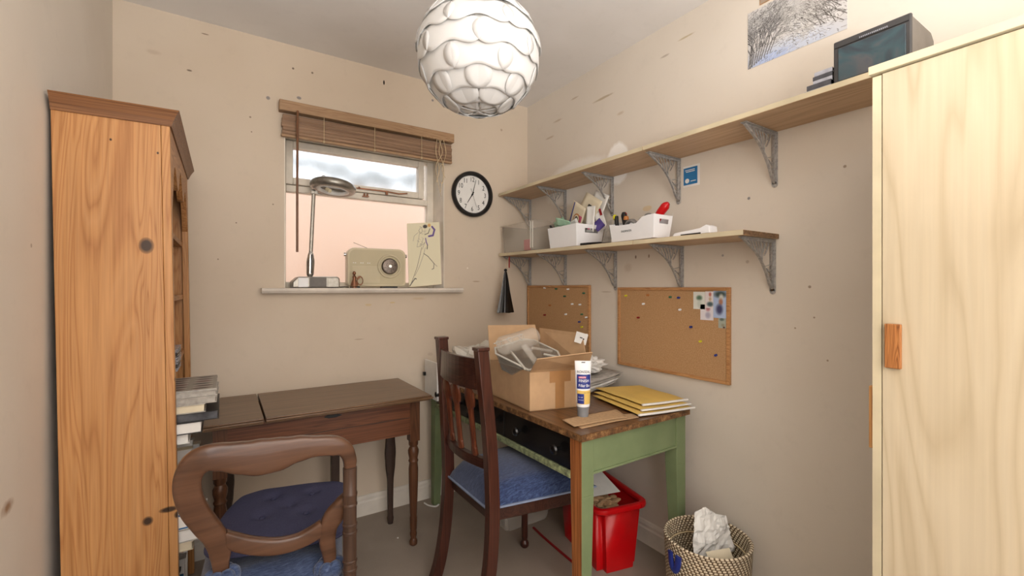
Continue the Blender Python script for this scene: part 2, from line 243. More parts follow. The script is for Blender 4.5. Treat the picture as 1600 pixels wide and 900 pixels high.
# ---------------------------------------------------------------- mesh helpers
class MB:
    def __init__(s): s.b = bmesh.new()
    def box(s, x0, x1, y0, y1, z0, z1, rot=None, piv=None):
        vs = [s.b.verts.new((x, y, z)) for x in (x0, x1) for y in (y0, y1) for z in (z0, z1)]
        for f in ((0, 1, 3, 2), (4, 6, 7, 5), (0, 4, 5, 1), (2, 3, 7, 6), (0, 2, 6, 4), (1, 5, 7, 3)): s.b.faces.new([vs[i] for i in f])
        if rot is not None:
            p = Vector(piv or ((x0 + x1) / 2, (y0 + y1) / 2, (z0 + z1) / 2))
            for v in vs: v.co = rot @ (v.co - p) + p
        return s
    def hexa(s, lo, hi):               # two quads of 4 points each
        a = [s.b.verts.new(p) for p in lo]; c = [s.b.verts.new(p) for p in hi]
        s.b.faces.new(a[::-1]); s.b.faces.new(c)
        for i in range(4): j = (i + 1) % 4; s.b.faces.new((a[i], a[j], c[j], c[i]))
        return s
    def prism(s, pts, d):              # planar polygon of 3-d points extruded by vector d
        a = [s.b.verts.new(p) for p in pts]; c = [s.b.verts.new(Vector(p) + Vector(d)) for p in pts]; n = len(pts)
        s.b.faces.new(a[::-1]); s.b.faces.new(c)
        for i in range(n): j = (i + 1) % n; s.b.faces.new((a[i], a[j], c[j], c[i]))
        return s
    def lathe(s, prof, cx=0, cy=0, n=28, axis='Z', closed=False):
        rings = []
        for (r, h) in prof:
            ring = []
            for k in range(n):
                a = 2 * PI * k / n; p = (cx + r * math.cos(a), cy + r * math.sin(a), h)
                if axis == 'X': p = (h, cx + r * math.cos(a), cy + r * math.sin(a))
                if axis == 'Y': p = (cx + r * math.cos(a), h, cy + r * math.sin(a))
                ring.append(s.b.verts.new(p))
            rings.append(ring)
        for i in range(len(rings) - 1):
            for k in range(n): j = (k + 1) % n; s.b.faces.new((rings[i][k], rings[i][j], rings[i + 1][j], rings[i + 1][k]))
        if closed:
            for k in range(n): j = (k + 1) % n; s.b.faces.new((rings[-1][k], rings[-1][j], rings[0][j], rings[0][k]))
        else: s.b.faces.new(rings[0][::-1]); s.b.faces.new(rings[-1])
        return s
    def sweep(s, pts, a, bb, up=(0, 1, 0), n=10, square=False, smooth=0, pw=.8):   # cross-section half sizes a (in plane) and bb (along up), per point or constant
        pts = [Vector(p) for p in pts]; m = len(pts); a = a if hasattr(a, '__len__') else [a] * m; bb = bb if hasattr(bb, '__len__') else [bb] * m
        if smooth:
            P, A, B = [], [], []
            for i in range(m - 1):
                p0, p1, p2, p3 = pts[max(i - 1, 0)], pts[i], pts[i + 1], pts[min(i + 2, m - 1)]
                for k in range(smooth):
                    u = k / smooth
                    P.append(.5 * ((2 * p1) + (p2 - p0) * u + (2 * p0 - 5 * p1 + 4 * p2 - p3) * u * u + (3 * p1 - p0 - 3 * p2 + p3) * u ** 3))
                    w = u * u * (3 - 2 * u); A.append(a[i] * (1 - w) + a[i + 1] * w); B.append(bb[i] * (1 - w) + bb[i + 1] * w)
            P.append(pts[-1]); A.append(a[-1]); B.append(bb[-1]); pts, a, bb, m = P, A, B, len(P)
        up = Vector(up).normalized(); rings = []
        for i, p in enumerate(pts):
            t_ = (pts[min(i + 1, m - 1)] - pts[max(i - 1, 0)]).normalized(); u = up - t_ * up.dot(t_)
            u = u.normalized() if u.length > 1e-4 else t_.orthogonal().normalized()
            sd = t_.cross(u).normalized(); ring = []
            if square: offs = [(1, 1), (-1, 1), (-1, -1), (1, -1)]
            else: offs = [(math.copysign(abs(math.cos(q)) ** pw, math.cos(q)), math.copysign(abs(math.sin(q)) ** pw, math.sin(q))) for q in [2 * PI * k / n for k in range(n)]]
            for (cx_, sy_) in offs: ring.append(s.b.verts.new(p + sd * a[i] * cx_ + u * bb[i] * sy_))
            rings.append(ring)
        k_ = len(rings[0])
        for i in range(m - 1):
            for k in range(k_): j = (k + 1) % k_; s.b.faces.new((rings[i][k], rings[i][j], rings[i + 1][j], rings[i + 1][k]))
        s.b.faces.new(rings[0][::-1]); s.b.faces.new(rings[-1]); return s
    def tube(s, pts, r, n=8, smooth=0): 
        d = Vector(pts[-1]) - Vector(pts[0]); up = (0, 0, 1) if abs(d.normalized().z) < .9 else (1, 0, 0)
        return s.sweep(pts, r, r, up, n, smooth=smooth)
    def sphere(s, c, r, n=16):
        rr = r if hasattr(r, '__len__') else (r, r, r)
        g = bmesh.ops.create_uvsphere(s.b, u_segments=n, v_segments=max(6, n // 2), radius=1)
        for v in g['verts']: v.co = Vector((v.co.x * rr[0] + c[0], v.co.y * rr[1] + c[1], v.co.z * rr[2] + c[2]))
        return s
    def torus(s, c, R_, r, n=32, m=10, mat=None, sq=(1, 1)):
        rings = []
        for i in range(n):
            a = 2 * PI * i / n; ring = []
            for k in range(m):
                b_ = 2 * PI * k / m; p = Vector(((R_ + r * sq[0] * math.cos(b_)) * math.cos(a), (R_ + r * sq[0] * math.cos(b_)) * math.sin(a), r * sq[1] * math.sin(b_)))
                if mat is not None: p = mat @ p
                ring.append(s.b.verts.new(p + Vector(c)))
            rings.append(ring)
        for i in range(n):
            for k in range(m): s.b.faces.new((rings[i][k], rings[(i + 1) % n][k], rings[(i + 1) % n][(k + 1) % m], rings[i][(k + 1) % m]))
        return s
    def grid(s, fn, nu, nv):
        g = [[s.b.verts.new(fn(i / nu, j / nv)) for j in range(nv + 1)] for i in range(nu + 1)]
        for i in range(nu):
            for j in range(nv): s.b.faces.new((g[i][j], g[i + 1][j], g[i + 1][j + 1], g[i][j + 1]))
        return s
    def xf(s, mat):
        bmesh.ops.transform(s.b, matrix=mat, verts=s.b.verts[:]); return s
def obj(name, mb, mat, parent=None, smooth=False, bevel=0, segs=2, sub=0, solid=0, world=True):
    bmesh.ops.recalc_face_normals(mb.b, faces=mb.b.faces[:])
    if world and parent is not None:
        r = parent
        while r.parent: r = r.parent
        bmesh.ops.transform(mb.b, matrix=r.matrix_basis.inverted(), verts=mb.b.verts[:])
    me = bpy.data.meshes.new(name); mb.b.to_mesh(me); mb.b.free(); me.materials.append(M[mat] if isinstance(mat, str) else mat)
    o = bpy.data.objects.new(name, me); C.objects.link(o); o.parent = parent
    if smooth:
        for p in me.polygons: p.use_smooth = True
        try: me.set_sharp_from_angle(angle=R(40))
        except Exception: pass
    if solid: m = o.modifiers.new('solid', 'SOLIDIFY'); m.thickness = solid; m.offset = 0
    if bevel: m = o.modifiers.new('bevel', 'BEVEL'); m.width = bevel; m.segments = segs; m.limit_method = 'ANGLE'; m.angle_limit = R(35)
    if sub: m = o.modifiers.new('sub', 'SUBSURF'); m.levels = sub; m.render_levels = sub
    return o
def tag(o, label, cat, group=None, kind=None):
    o['label'] = label; o['category'] = cat
    if group: o['group'] = group
    if kind: o['kind'] = kind
    return o
def thing(name, label, cat, loc=(0, 0, 0), rz=0, group=None):
    o = bpy.data.objects.new(name, None); C.objects.link(o); o.location = loc; o.rotation_euler = (0, 0, rz); o.empty_display_size = .05
    o.matrix_basis = Matrix.Translation(loc) @ Matrix.Rotation(rz, 4, 'Z'); return tag(o, label, cat, group)
def origin(o, p):                     # move a lone mesh's origin to p
    o.data.transform(Matrix.Translation(-Vector(p))); o.location = p; return o
def solo(name, mb, mat, label, cat, p, group=None, **kw):
    return origin(tag(obj(name, mb, mat, **kw), label, cat, group), p)
def struct(name, mb, mat, **kw):
    o = obj(name, mb, mat, **kw)
    if not o.parent: o['kind'] = 'structure'
    return o
def dup(src, loc, label=None):
    r = src.copy(); C.objects.link(r); r.location = loc
    if label: r['label'] = label
    for ch in list(src.children):
        c = ch.copy(); C.objects.link(c); c.parent = r
        for g in ch.children: d = g.copy(); C.objects.link(d); d.parent = c
    return r
def text(name, body, size, mat, M4, parent=None, ext=.0004, sx=1.):
    cu = bpy.data.curves.new(name, 'FONT'); cu.body = body; cu.size = size; cu.align_x = 'CENTER'; cu.align_y = 'CENTER'; cu.extrude = ext; cu.resolution_u = 3
    tmp = bpy.data.objects.new('tmp', cu); C.objects.link(tmp); bpy.context.view_layer.update()
    me = bpy.data.meshes.new_from_object(tmp.evaluated_get(bpy.context.evaluated_depsgraph_get())); bpy.data.objects.remove(tmp)
    me.transform(Matrix.Diagonal((sx, 1, 1, 1))); me.transform(M4)
    if parent is not None:
        r = parent
        while r.parent: r = r.parent
        me.transform(r.matrix_basis.inverted())
    me.materials.clear(); me.materials.append(M[mat]); o = bpy.data.objects.new(name, me); C.objects.link(o); o.parent = parent; return o
def frame4(o, ux, uy):                # matrix mapping local x,y,z to world with x->ux, y->uy
    ux = Vector(ux).normalized(); uy = Vector(uy).normalized(); uz = ux.cross(uy)
    return Matrix(((ux.x, uy.x, uz.x, o[0]), (ux.y, uy.y, uz.y, o[1]), (ux.z, uy.z, uz.z, o[2]), (0, 0, 0, 1)))
# printed pictures: a fine mesh grid that carries one colour per cell (drawn here with numpy)
class Pic:
    def __init__(s, w, h, bg): s.a = np.zeros((h, w, 3)); s.a[:] = bg; s.w, s.h = w, h; s.Y, s.X = np.mgrid[0:h, 0:w]
    def line(s, pts, width, c, op=1.):
        for (x0, y0), (x1, y1) in zip(pts[:-1], pts[1:]):
            r = int(width + 2); ax, bx = int(max(0, min(x0, x1) - r)), int(min(s.w, max(x0, x1) + r + 1)); ay, by = int(max(0, min(y0, y1) - r)), int(min(s.h, max(y0, y1) + r + 1))
            if ax >= bx or ay >= by: continue
            X, Y = s.X[ay:by, ax:bx], s.Y[ay:by, ax:bx]; dx, dy = x1 - x0, y1 - y0; q = np.clip(((X - x0) * dx + (Y - y0) * dy) / (dx * dx + dy * dy + 1e-6), 0, 1)
            d = np.hypot(X - x0 - q * dx, Y - y0 - q * dy); k = np.clip(width / 2 + .5 - d, 0, 1)[..., None] * op
            s.a[ay:by, ax:bx] = s.a[ay:by, ax:bx] * (1 - k) + np.array(c) * k
    def blob(s, cx, cy, rx, ry, c, soft=.2, op=1.):
        d = np.hypot((s.X - cx) / rx, (s.Y - cy) / ry); k = (np.clip((1 - d) / soft + .0, 0, 1) * op)[..., None]; s.a = s.a * (1 - k) + np.array(c) * k
    def mesh(s, name, O, U, V, parent=None, bend=None):     # O = top-left corner, U = full width vector, V = full downward vector
        O, U, V = Vector(O), Vector(U), Vector(V)
        if parent is not None:
            r = parent
            while r.parent: r = r.parent
            inv = r.matrix_basis.inverted(); O = inv @ O; U = inv.to_3x3() @ U; V = inv.to_3x3() @ V
        w, h = s.w, s.h; g = np.zeros(((h + 1) * (w + 1), 3)); jj, ii = np.mgrid[0:h + 1, 0:w + 1]
        g[:] = np.array(O) + (ii.reshape(-1, 1) / w) * np.array(U) + (jj.reshape(-1, 1) / h) * np.array(V)
        idx = (np.arange(h)[:, None] * (w + 1) + np.arange(w)[None, :]).reshape(-1)
        F = np.stack([idx, idx + w + 1, idx + w + 2, idx + 1], 1)
        me = bpy.data.meshes.new(name); me.vertices.add(len(g)); me.vertices.foreach_set('co', g.reshape(-1)); me.loops.add(F.size); me.loops.foreach_set('vertex_index', F.reshape(-1).astype(np.int32))
        me.polygons.add(len(F)); me.polygons.foreach_set('loop_start', (np.arange(len(F)) * 4).astype(np.int32)); me.polygons.foreach_set('loop_total', np.full(len(F), 4, np.int32)); me.update(); me.validate()
        ca = me.color_attributes.new('Col', 'FLOAT_COLOR', 'CORNER'); a = np.clip(s.a, 0, 255) / 255; a = np.where(a <= .04045, a / 12.92, ((a + .055) / 1.055) ** 2.4).reshape(-1, 3)
        buf = np.ones((len(F), 4, 4)); buf[:, :, :3] = a[:, None, :]; ca.data.foreach_set('color', buf.reshape(-1)); me.materials.append(M['print'])
        o = bpy.data.objects.new(name, me); C.objects.link(o); o.parent = parent; return o

# ================================================================ ROOM
struct('floor', MB().box(L - .15, W + .15, FY - .15, D + .3, -.1, 0), 'carpet')
struct('ceiling', MB().box(L - .15, W + .15, FY - .15, D + .3, CH, CH + .1), 'ceiling')
struct('wall_left', MB().box(L - .15, L, FY, D, 0, CH), 'wall_left')
struct('wall_right', MB().box(W, W + .15, FY, D, 0, CH), 'wall_right')
struct('wall_front', MB().box(L - .15, W + .15, FY - .15, FY, 0, CH), 'wall_front')
OX0, OX1, OZ0, OZ1, WD = .248, 1.087, 1.175, 1.97, .26
struct('wall_back', MB().box(L - .15, OX0, D, D + WD, 0, CH).box(OX1, W + .15, D, D + WD, 0, CH).box(OX0, OX1, D, D + WD, 0, OZ0).box(OX0, OX1, D, D + WD, OZ1, CH), 'wall_back')
def skirt(a, b, nrm):
    a, b, n_ = Vector(a), Vector(b), Vector(nrm); pr = [(0, 0), (.016, 0), (.016, .07), (.012, .078), (.012, .09), (.007, .102), (0, .104)]
    return MB().prism([a + n_ * u + Vector((0, 0, v)) for u, v in pr], b - a)
struct('baseboard_back', skirt((L, D, 0), (W, D, 0), (0, -1, 0)), 'skirting')
struct('baseboard_right', skirt((W, D - .016, 0), (W, FY, 0), (-1, 0, 0)), 'skirting')
struct('baseboard_left', skirt((L, FY, 0), (L, D - .016, 0), (1, 0, 0)), 'skirting')
# window
sb = MB().prism([(.15, 2.37, 1.18), (.15, 2.366, 1.188), (.15, 2.37, 1.197), (.15, 2.374, 1.2), (.15, D, 1.2), (.15, D, 1.175), (.15, 2.374, 1.175)], (1.037, 0, 0)).box(OX0, OX1, D, 2.60, 1.175, 1.2)
struct('trim_1', sb, 'sill')
struct('trim_2', MB().box(OX1 - .004, OX1, D - .001, 2.575, 1.2, OZ1).box(OX0, OX0 + .004, D - .001, 2.575, 1.2, OZ1).box(OX0 + .004, OX1 - .004, D - .001, 2.575, OZ1 - .004, OZ1), 'frame_white')
wy0, wy1 = 2.575, 2.63
wn = struct('window_1', MB().box(OX0, .272, wy0, wy1, 1.2, OZ1).box(1.045, OX1, wy0, wy1, 1.2, OZ1).box(.272, 1.045, wy0, wy1, 1.955, OZ1).box(.272, 1.045, wy0, wy1, 1.2, 1.232).box(.272, 1.045, wy0, wy1, 1.70, 1.735), 'frame_white', bevel=.004)
def sash(x0, x1, z0, z1, w_, y0, y1): return MB().box(x0, x0 + w_, y0, y1, z0, z1).box(x1 - w_, x1, y0, y1, z0, z1).box(x0 + w_, x1 - w_, y0, y1, z1 - w_, z1).box(x0 + w_, x1 - w_, y0, y1, z0, z0 + w_)
obj('window_sash', sash(.268, 1.02, 1.737, 1.962, .036, 2.56, 2.61), 'frame_white', wn, bevel=.004)
obj('window_glass', MB().box(.30, .986, 2.588, 2.592, 1.770, 1.928), 'glass_top', wn)
obj('window_glass', MB().box(.270, 1.047, 2.60, 2.604, 1.23, 1.702), 'glass', wn)
st = MB().box(.62, .80, 2.548, 2.556, 1.750, 1.757).tube([(.80, 2.552, 1.753), (.86, 2.55, 1.748), (.91, 2.55, 1.756)], .004).sphere((.635, 2.552, 1.756), .007).lathe([(.008, 1.735), (.008, 1.75)], .79, 2.555, 10)
obj('casement_stay', st, 'bronze', wn, smooth=True)
obj('stay_pin', MB().box(.655, .69, 2.553, 2.575, 1.712, 1.716).lathe([(.005, 1.716), (.005, 1.73)], .665, 2.56, 8).lathe([(.005, 1.716), (.005, 1.73)], .682, 2.56, 8), 'bronze', wn)
# outside the window: garden wall and a bush above it
struct('floor_garden', MB().box(-1.2, 3.2, D + WD, 5, -.1, 0), 'brick')
gw = struct('wall_garden', MB().box(-1.2, 3.2, 3.45, 3.6, -.2, 1.95), 'brick')
bush = MB()
for i in range(1000):
    u = random.random(); x = -.3 + 2.6 * u; z = 2.15 + .04 * math.sin(u * 9) + random.gauss(0, .055); y = 3.75 + random.gauss(0, .05)
    a = random.uniform(0, PI); s_ = random.uniform(.014, .032); v = Vector((x, y, z)); e1 = Vector((math.cos(a), .3, math.sin(a))) * s_; e2 = Vector((-math.sin(a), .4, math.cos(a))) * s_ * .6
    bush.b.faces.new([bush.b.verts.new(v + q) for q in (e1, e2, -e1, -e2)])
bush.tube([(.9, 3.75, 2.05), (.95, 3.78, .0)], .03)
solo('garden_bush', bush, 'leaf', 'dark bush outside, blurred behind the frosted upper window pane', 'bush', (.95, 3.78, .1))

# ================================================================ BLIND
bl = thing('bamboo_blind', 'raised split bamboo blind hanging over the window top', 'blind', (.67, D, 2.095))
obj('head_rail', MB().box(.223, 1.13, 2.372, D - .002, 2.045, 2.095), 'blind_rail', bl, bevel=.003)
sl = MB()
for i in range(5):
    z0 = 1.945 + i * .019
    sl.sweep([(.236 + .003 * math.sin(i * 2), 2.395, z0), (.67, 2.393, z0 + .003), (1.118 + .004 * math.sin(i * 3), 2.395, z0)], .0125, .016 - .001 * i, (0, 1, 0), 10)
obj('bamboo_slats', sl, 'bamboo', bl, smooth=True)
obj('bottom_slat', MB().box(.232, 1.122, 2.384, 2.404, 1.925, 1.937), 'blind_rail', bl, bevel=.002)
obj('wand', MB().tube([(.300, 2.366, 2.05), (.298, 2.352, 2.0), (.297, 2.355, 1.7), (.297, 2.355, 1.372)], .0055), 'wand', bl, smooth=True)
cd = MB()
for k, (x, a, b) in enumerate([(1.03, 1.72, .02), (1.045, 1.74, -.015), (1.06, 1.83, .012), (1.02, 1.80, -.01)]):
    cd.tube([(x, 2.368, 2.045), (x + b, 2.362, 1.97), (x - b, 2.362, 1.88), (x + b * .6, 2.36, a)], .0016, 6, smooth=6)
cd.torus((1.045, 2.36, 1.85), .03, .0015, 20, 6, Matrix.Rotation(R(90), 3, 'X') @ Matrix.Diagonal((.5, 1.8, 1)))
for x in (.42, .67, .93): obj('lift_cord', MB().tube([(x, 2.373, 2.045), (x, 2.372, 1.93)], .0013, 6).sphere((x, 2.376, 1.925), .006, 8), 'string', bl, smooth=True)
obj('pull_cord', cd, 'string', bl, smooth=True)

# ================================================================ BOOKCASE (leans 1 degree)
bc = thing('bookcase', 'tall knotty pine bookcase with scalloped front standing at left wall', 'bookcase', (-.345, 1.6, 0))
bx0, bx1, by0, by1, bz = 0, .243, 0, .735, 1.668
lean = Matrix.Rotation(R(-.9), 4, 'Y')
def bobj(name, mb, mat, parent=bc, **kw): mb.xf(lean); return obj(name, mb, mat, parent, world=False, **kw)
bobj('side_panel', MB().box(bx0, bx1 - .021, by0, by0 + .02, 0, bz), 'pine', bevel=.001)
bobj('side_panel', MB().box(bx0, bx1 - .021, by1 - .02, by1, 0, bz), 'pine')
bobj('front_stile', MB().box(bx1 - .0205, bx1, by0, by0 + .035, 0, bz), 'pine', bevel=.002)
bobj('front_stile', MB().box(bx1 - .0205, bx1, by1 - .035, by1, 0, bz), 'pine', bevel=.002)
bobj('back_panel', MB().box(bx0, bx0 + .008, by0 + .02, by1 - .02, 0, bz), 'red_back')
for z in (.08, .42, .735, .945, 1.17, 1.385): bobj('shelf', MB().box(.008, bx1 - .02, by0 + .02, by1 - .02, z - .018, z), 'pine_y')
pts = [(0, 1.0), (0, .0)]
sc = [(.035, .0)]; n = 44; yy0, yy1 = .035, by1 - .035
prof = []
for i in range(n + 1):
    u = i / n; y = yy0 + (yy1 - yy0) * u; w = abs(u - .5) * 2
    z = 1.525 + .035 * math.cos(3 * PI * w) + .022 * (1 - w) * 2 - .06 * max(0, w - .8) * 5
    prof.append((bx1 - .018, y, z))
mbp = MB(); mbp.prism([(bx1 - .018, yy0, bz)] + prof + [(bx1 - .018, yy1, bz)], (.018, 0, 0)); bobj('scalloped_apron', mbp, 'pine_y')
co_ = MB()
for (o0, o1, z0, z1) in ((.004, .010, bz - .012, bz + .004), (.010, .018, bz + .004, bz + .02), (.018, .024, bz + .02, bz + .03)):
    a0, a1 = o0, o1
    lo = [(bx0, by0 - a0, z0), (bx1 + a0, by0 - a0, z0), (bx1 + a0, by1 + a0, z0), (bx0, by1 + a0, z0)]; hi = [(bx0, by0 - a1, z1), (bx1 + a1, by0 - a1, z1), (bx1 + a1, by1 + a1, z1), (bx0, by1 + a1, z1)]
    co_.hexa(lo, hi)
bobj('cornice', co_, 'pine_dark')

# papers and books that stick out of the bookcase  (near side y = 1.63)
def book(name, x0, x1, y0, y1, z0, z1, cover, label, pages='paper', cat='book', rz=0, group='books and papers in the bookcase'):
    o = thing(name, label, cat, ((x0 + x1) / 2, (y0 + y1) / 2, z0), rz, group); h = .0022; hx, hy = (x1 - x0) / 2, (y1 - y0) / 2
    mb = MB().box(-hx, hx, -hy, hy, 0, h).box(-hx, hx, -hy, hy, z1 - z0 - h, z1 - z0).box(-hx, -hx + h, -hy, hy, h, z1 - z0 - h)
    obj('cover', mb, cover, o, world=False); obj('page_block', MB().box(-hx + h, hx - .004, -hy + .004, hy - .004, h, z1 - z0 - h), pages, o, world=False); return o
Z0 = .7355
book('paper_pad', -.29, -.085, 1.65, 1.80, Z0, .765, 'paper', 'short thick white block lowest in the stack jutting from the bookcase')
book('book', -.27, -.053, 1.64, 1.85, .7655, .800, 'dark_case', 'black covered book with white pages low in the jutting stack')
book('photo_album', -.30, -.011, 1.64, 1.90, .8008, .826, 'dark_case', 'wide dark album under the cream paged book in the stack', 'cd_dark')
book('book', -.28, -.045, 1.638, 1.86, .8265, .852, 'grey_paper', 'thick grey book with cream pages above the dark album', 'cream_paper')
book('magazine', -.30, -.015, 1.64, 1.88, .8525, .872, 'grey_paper', 'pale worn magazine pile under the patterned magazine', 'grey_paper', 'magazine', R(-1))
book('magazine', -.29, -.018, 1.645, 1.90, .8725, .888, 'grey_paper', 'thin grey magazine directly below the patterned one', 'grey_paper', 'magazine', R(1))
pc = Pic(90, 70, (150, 142, 132))
for r_ in range(6):
    for c_ in range(4): pc.blob(12 + c_ * 22 + random.uniform(-2, 2), 8 + r_ * 11, 9, 4, (60 + random.randint(0, 40), 58, 54), .5); pc.line([(4 + c_ * 22, 13 + r_ * 11), (20 + c_ * 22, 13 + r_ * 11)], 1, (214, 208, 198))
pc.line([(45, 0), (45, 70)], 2, (48, 44, 42))
mg = thing('magazine', 'black and white patterned magazine on top of the jutting stack', 'magazine', (-.16, 1.77, .888), 0, 'books and papers in the bookcase')
obj('cover', MB().box(-.29, -.017, 1.65, 1.90, .8885, .8925), 'grey_paper', mg); pc.mesh('printed_cover', (-.287, 1.898, .8930), (.268, 0, 0), (0, -.246, 0), mg)
book('book', -.29, -.075, 1.635, 1.80, .4225, .448, 'cream_paper', 'pale hardback below the blue striped box in the bookcase', 'cream_paper')
book('book', -.29, -.045, 1.635, 1.84, .4485, .486, 'grey_paper', 'wide grey white book under the blue striped box', 'paper')
bx = thing('patterned_box', 'white box with blue bands and dark pattern behind the chair back', 'box', (-.17, 1.74, .4865), 0, 'books and papers in the bookcase')
obj('box_body', MB().box(-.28, -.062, 1.635, 1.84, .4865, .60), 'paper', bx, bevel=.002)
obj('blue_band', MB().box(-.281, -.061, 1.634, 1.841, .49, .494).box(-.281, -.061, 1.634, 1.841, .528, .533), 'blue_label', bx)
pb = Pic(60, 26, (226, 222, 220))
for i in range(60): x = random.uniform(0, 60); y = random.uniform(2, 24); pb.line([(x, y), (x + random.uniform(2, 6), y + random.uniform(-2, 2))], 1.3, random.choice([(60, 60, 70), (120, 60, 60), (70, 90, 130)]))
pb.mesh('printed_pattern', (-.2795, 1.6335, .598), (.216, 0, 0), (0, 0, -.062), bx)
for i, (y, h) in enumerate([(2.02, .19), (2.06, .16), (2.10, .2), (2.14, .17)]):
    book('book', -.27, -.095 + .02 * (i % 2), y, y + .034, .421, .421 + h, ['cream_paper', 'paper', 'grey_paper', 'cream_paper'][i], ['cream', 'white', 'grey', 'ivory'][i] + ' upright book seen through the gap of the chair back, number %s from the front' % ['one', 'two', 'three', 'four'][i])
for i in range(9):
    book('book', -.28, -.13 + .012 * (i % 3), 1.64 + i * .045, 1.64 + i * .045 + .036, .081, .081 + .17 + .02 * (i % 3), ['dark_case', 'grey_paper', 'blue_label', 'dark_red'][i % 4], 'upright %s book on the bottom bookcase shelf, %s from the near side' % (['black', 'grey', 'blue', 'red'][i % 4], ['first', 'second', 'third', 'fourth', 'fifth', 'sixth', 'seventh', 'eighth', 'ninth'][i]))
cs = [(1.005, 'cd', 'pale'), (1.016, 'cd_dark', 'dark'), (1.027, 'cd', 'silver')]
for i, (z, m_, w_) in enumerate([(.9455, 'cd', 'lowest'), (.9565, 'cd_dark', 'middle'), (.9675, 'cd', 'third'), (1.171 - .19, 'cd', 'fourth'), (.9925, 'cd_dark', 'fifth'), (1.0035, 'cd', 'highest')]):
    if i == 3: z = .9785
    book('disc_case', -.26, -.117, 1.7, 1.84, z, z + .0095, m_, 'clear disc case, %s of the small pile on the bookcase middle shelf' % w_, m_, 'case', 0, 'disc cases in the bookcase')

# ================================================================ CONSOLE TABLE
ct = thing('console_table', 'narrow dark oak side table with split top standing under window', 'table', (.37, 2.17, 0))
def top(x0, x1): 
    mb = MB()
    for (o, z0, z1) in ((.012, .684, .692), (.0, .692, .700), (.006, .700, .707)):
        mb.box(x0, x1 - (0 if x1 < .5 else o), 1.925 + o, 2.402, z0, z1)
    return mb
obj('tabletop', top(.136, .812), 'oak_top', ct, bevel=.002)
obj('table_leaf', top(-.065, .129), 'oak_top', ct, bevel=.002)
obj('apron', MB().box(-.005, .745, 1.99, 2.01, .525, .684).box(-.005, .745, 2.33, 2.35, .56, .684).box(-.02, -.002, 2.0, 2.35, .53, .684).box(.742, .76, 2.0, 2.35, .53, .684), 'oak_red', ct, bevel=.001)
obj('drawer_line', MB().box(.03, .72, 1.9885, 1.992, .601, .604), 'leg_dark', ct)
obj('lock_plate', MB().prism([(.352, 1.987, .662), (.366, 1.987, .67), (.38, 1.987, .668), (.41, 1.987, .668), (.424, 1.987, .662), (.40, 1.987, .655), (.37, 1.987, .655)], (0, .004, 0)), 'black', ct)
def turned(cx, cy, mat='oak_leg', top_=.684, p=ct):
    mb = MB().box(cx - .023, cx + .023, cy - .023, cy + .023, .49, top_)
    prof = [(.012, 0), (.018, .006), (.019, .02), (.012, .034), (.014, .04), (.017, .055), (.014, .07), (.0165, .078), (.0175, .13), (.015, .14), (.0165, .15), (.021, .28), (.022, .36), (.019, .385), (.023, .395), (.019, .405), (.0245, .43), (.025, .445), (.017, .462), (.022, .47), (.022, .49)]
    mb.lathe(prof, cx, cy, 20); return obj('leg', mb, mat, p, smooth=True)
turned(.747, 2.01); turned(-.010, 2.01)
def flatleg(cx, cy, top_=.69, m='leg_dark'):
    ws = [(0, .013), (.03, .017), (.05, .014), (.2, .016), (.3, .026), (.36, .029), (.44, .024), (.5, .020), (.56, .022), (top_, .022)]
    ws = [(z, w_) for z, w_ in ws if z < top_] + [(top_, .02)]
    return obj('leg', MB().sweep([(cx, cy, z) for z, w_ in ws], [w_ for z, w_ in ws], .014, (0, 1, 0), 10, smooth=4), m, ct, smooth=True)
flatleg(.717, 2.26); flatleg(.012, 2.30)
# plain support leg in the middle
obj('leg', MB().box(.43, .467, 2.24, 2.275, 0, .69), 'leg_dark', ct, bevel=.003)

# ================================================================ DESK
dk = thing('painted_desk', 'green painted desk with worn brown top and black drawers at right wall', 'desk', (1.0, 1.125, 0), R(1.2))
DW, DL, DT = .572, 1.235, .715
def dobj(name, mb, mat, parent=dk, **kw): return obj(name, mb, mat, parent, world=False, **kw)
dobj('desktop', MB().box(-.012, DW, -.012, DL, DT - .018, DT), 'desk_top', bevel=.002)
dobj('worn_edge', MB().box(-.0125, -.0105, -.0125, DL, DT - .022, DT - .001).box(-.0125, DW + .001, -.0135, -.0105, DT - .022, DT - .001), 'desk_edge')
def dleg(x, y, sx, sy, mat='green', taper=.018):
    dx, dy = sx * taper, sy * taper; w_ = .056; x0, x1, y0, y1 = x, x + w_, y, y + w_
    lo = [(x0 + max(dx, 0), y0 + max(dy, 0), 0), (x1 + min(dx, 0), y0 + max(dy, 0), 0), (x1 + min(dx, 0), y1 + min(dy, 0), 0), (x0 + max(dx, 0), y1 + min(dy, 0), 0)]
    mb = MB().hexa(lo, [(x0, y0, .5), (x1, y0, .5), (x1, y1, .5), (x0, y1, .5)]).box(x0, x1, y0, y1, .5, DT - .018)
    return dobj('leg', mb, mat, bevel=.002)
g1 = dleg(0, 0, -1, -1); dobj('stripped_face', MB().hexa([(-.0015, 0, 0), (0, 0, 0), (0, .040, 0), (-.0015, .040, 0)], [(-.0015, 0, DT - .02), (0, 0, DT - .02), (0, .056, DT - .02), (-.0015, .056, DT - .02)]), 'raw_leg', g1)['label'] = 'bare stripped wood face'
dleg(DW - .065, 0, 1, -1); dleg(0, DL - .07, -1, 1); dleg(DW - .065, DL - .07, 1, 1)
dobj('side_apron', MB().box(.056, DW - .065, .006, .026, .575, DT - .018).box(.056, DW - .065, .0, .03, .568, .576), 'green', bevel=.001)
dobj('side_apron', MB().box(.056, DW - .065, DL - .04, DL - .02, .575, DT - .018), 'green')
dobj('back_apron', MB().box(DW - .03, DW - .012, .05, DL - .07, .575, DT - .018), 'green')
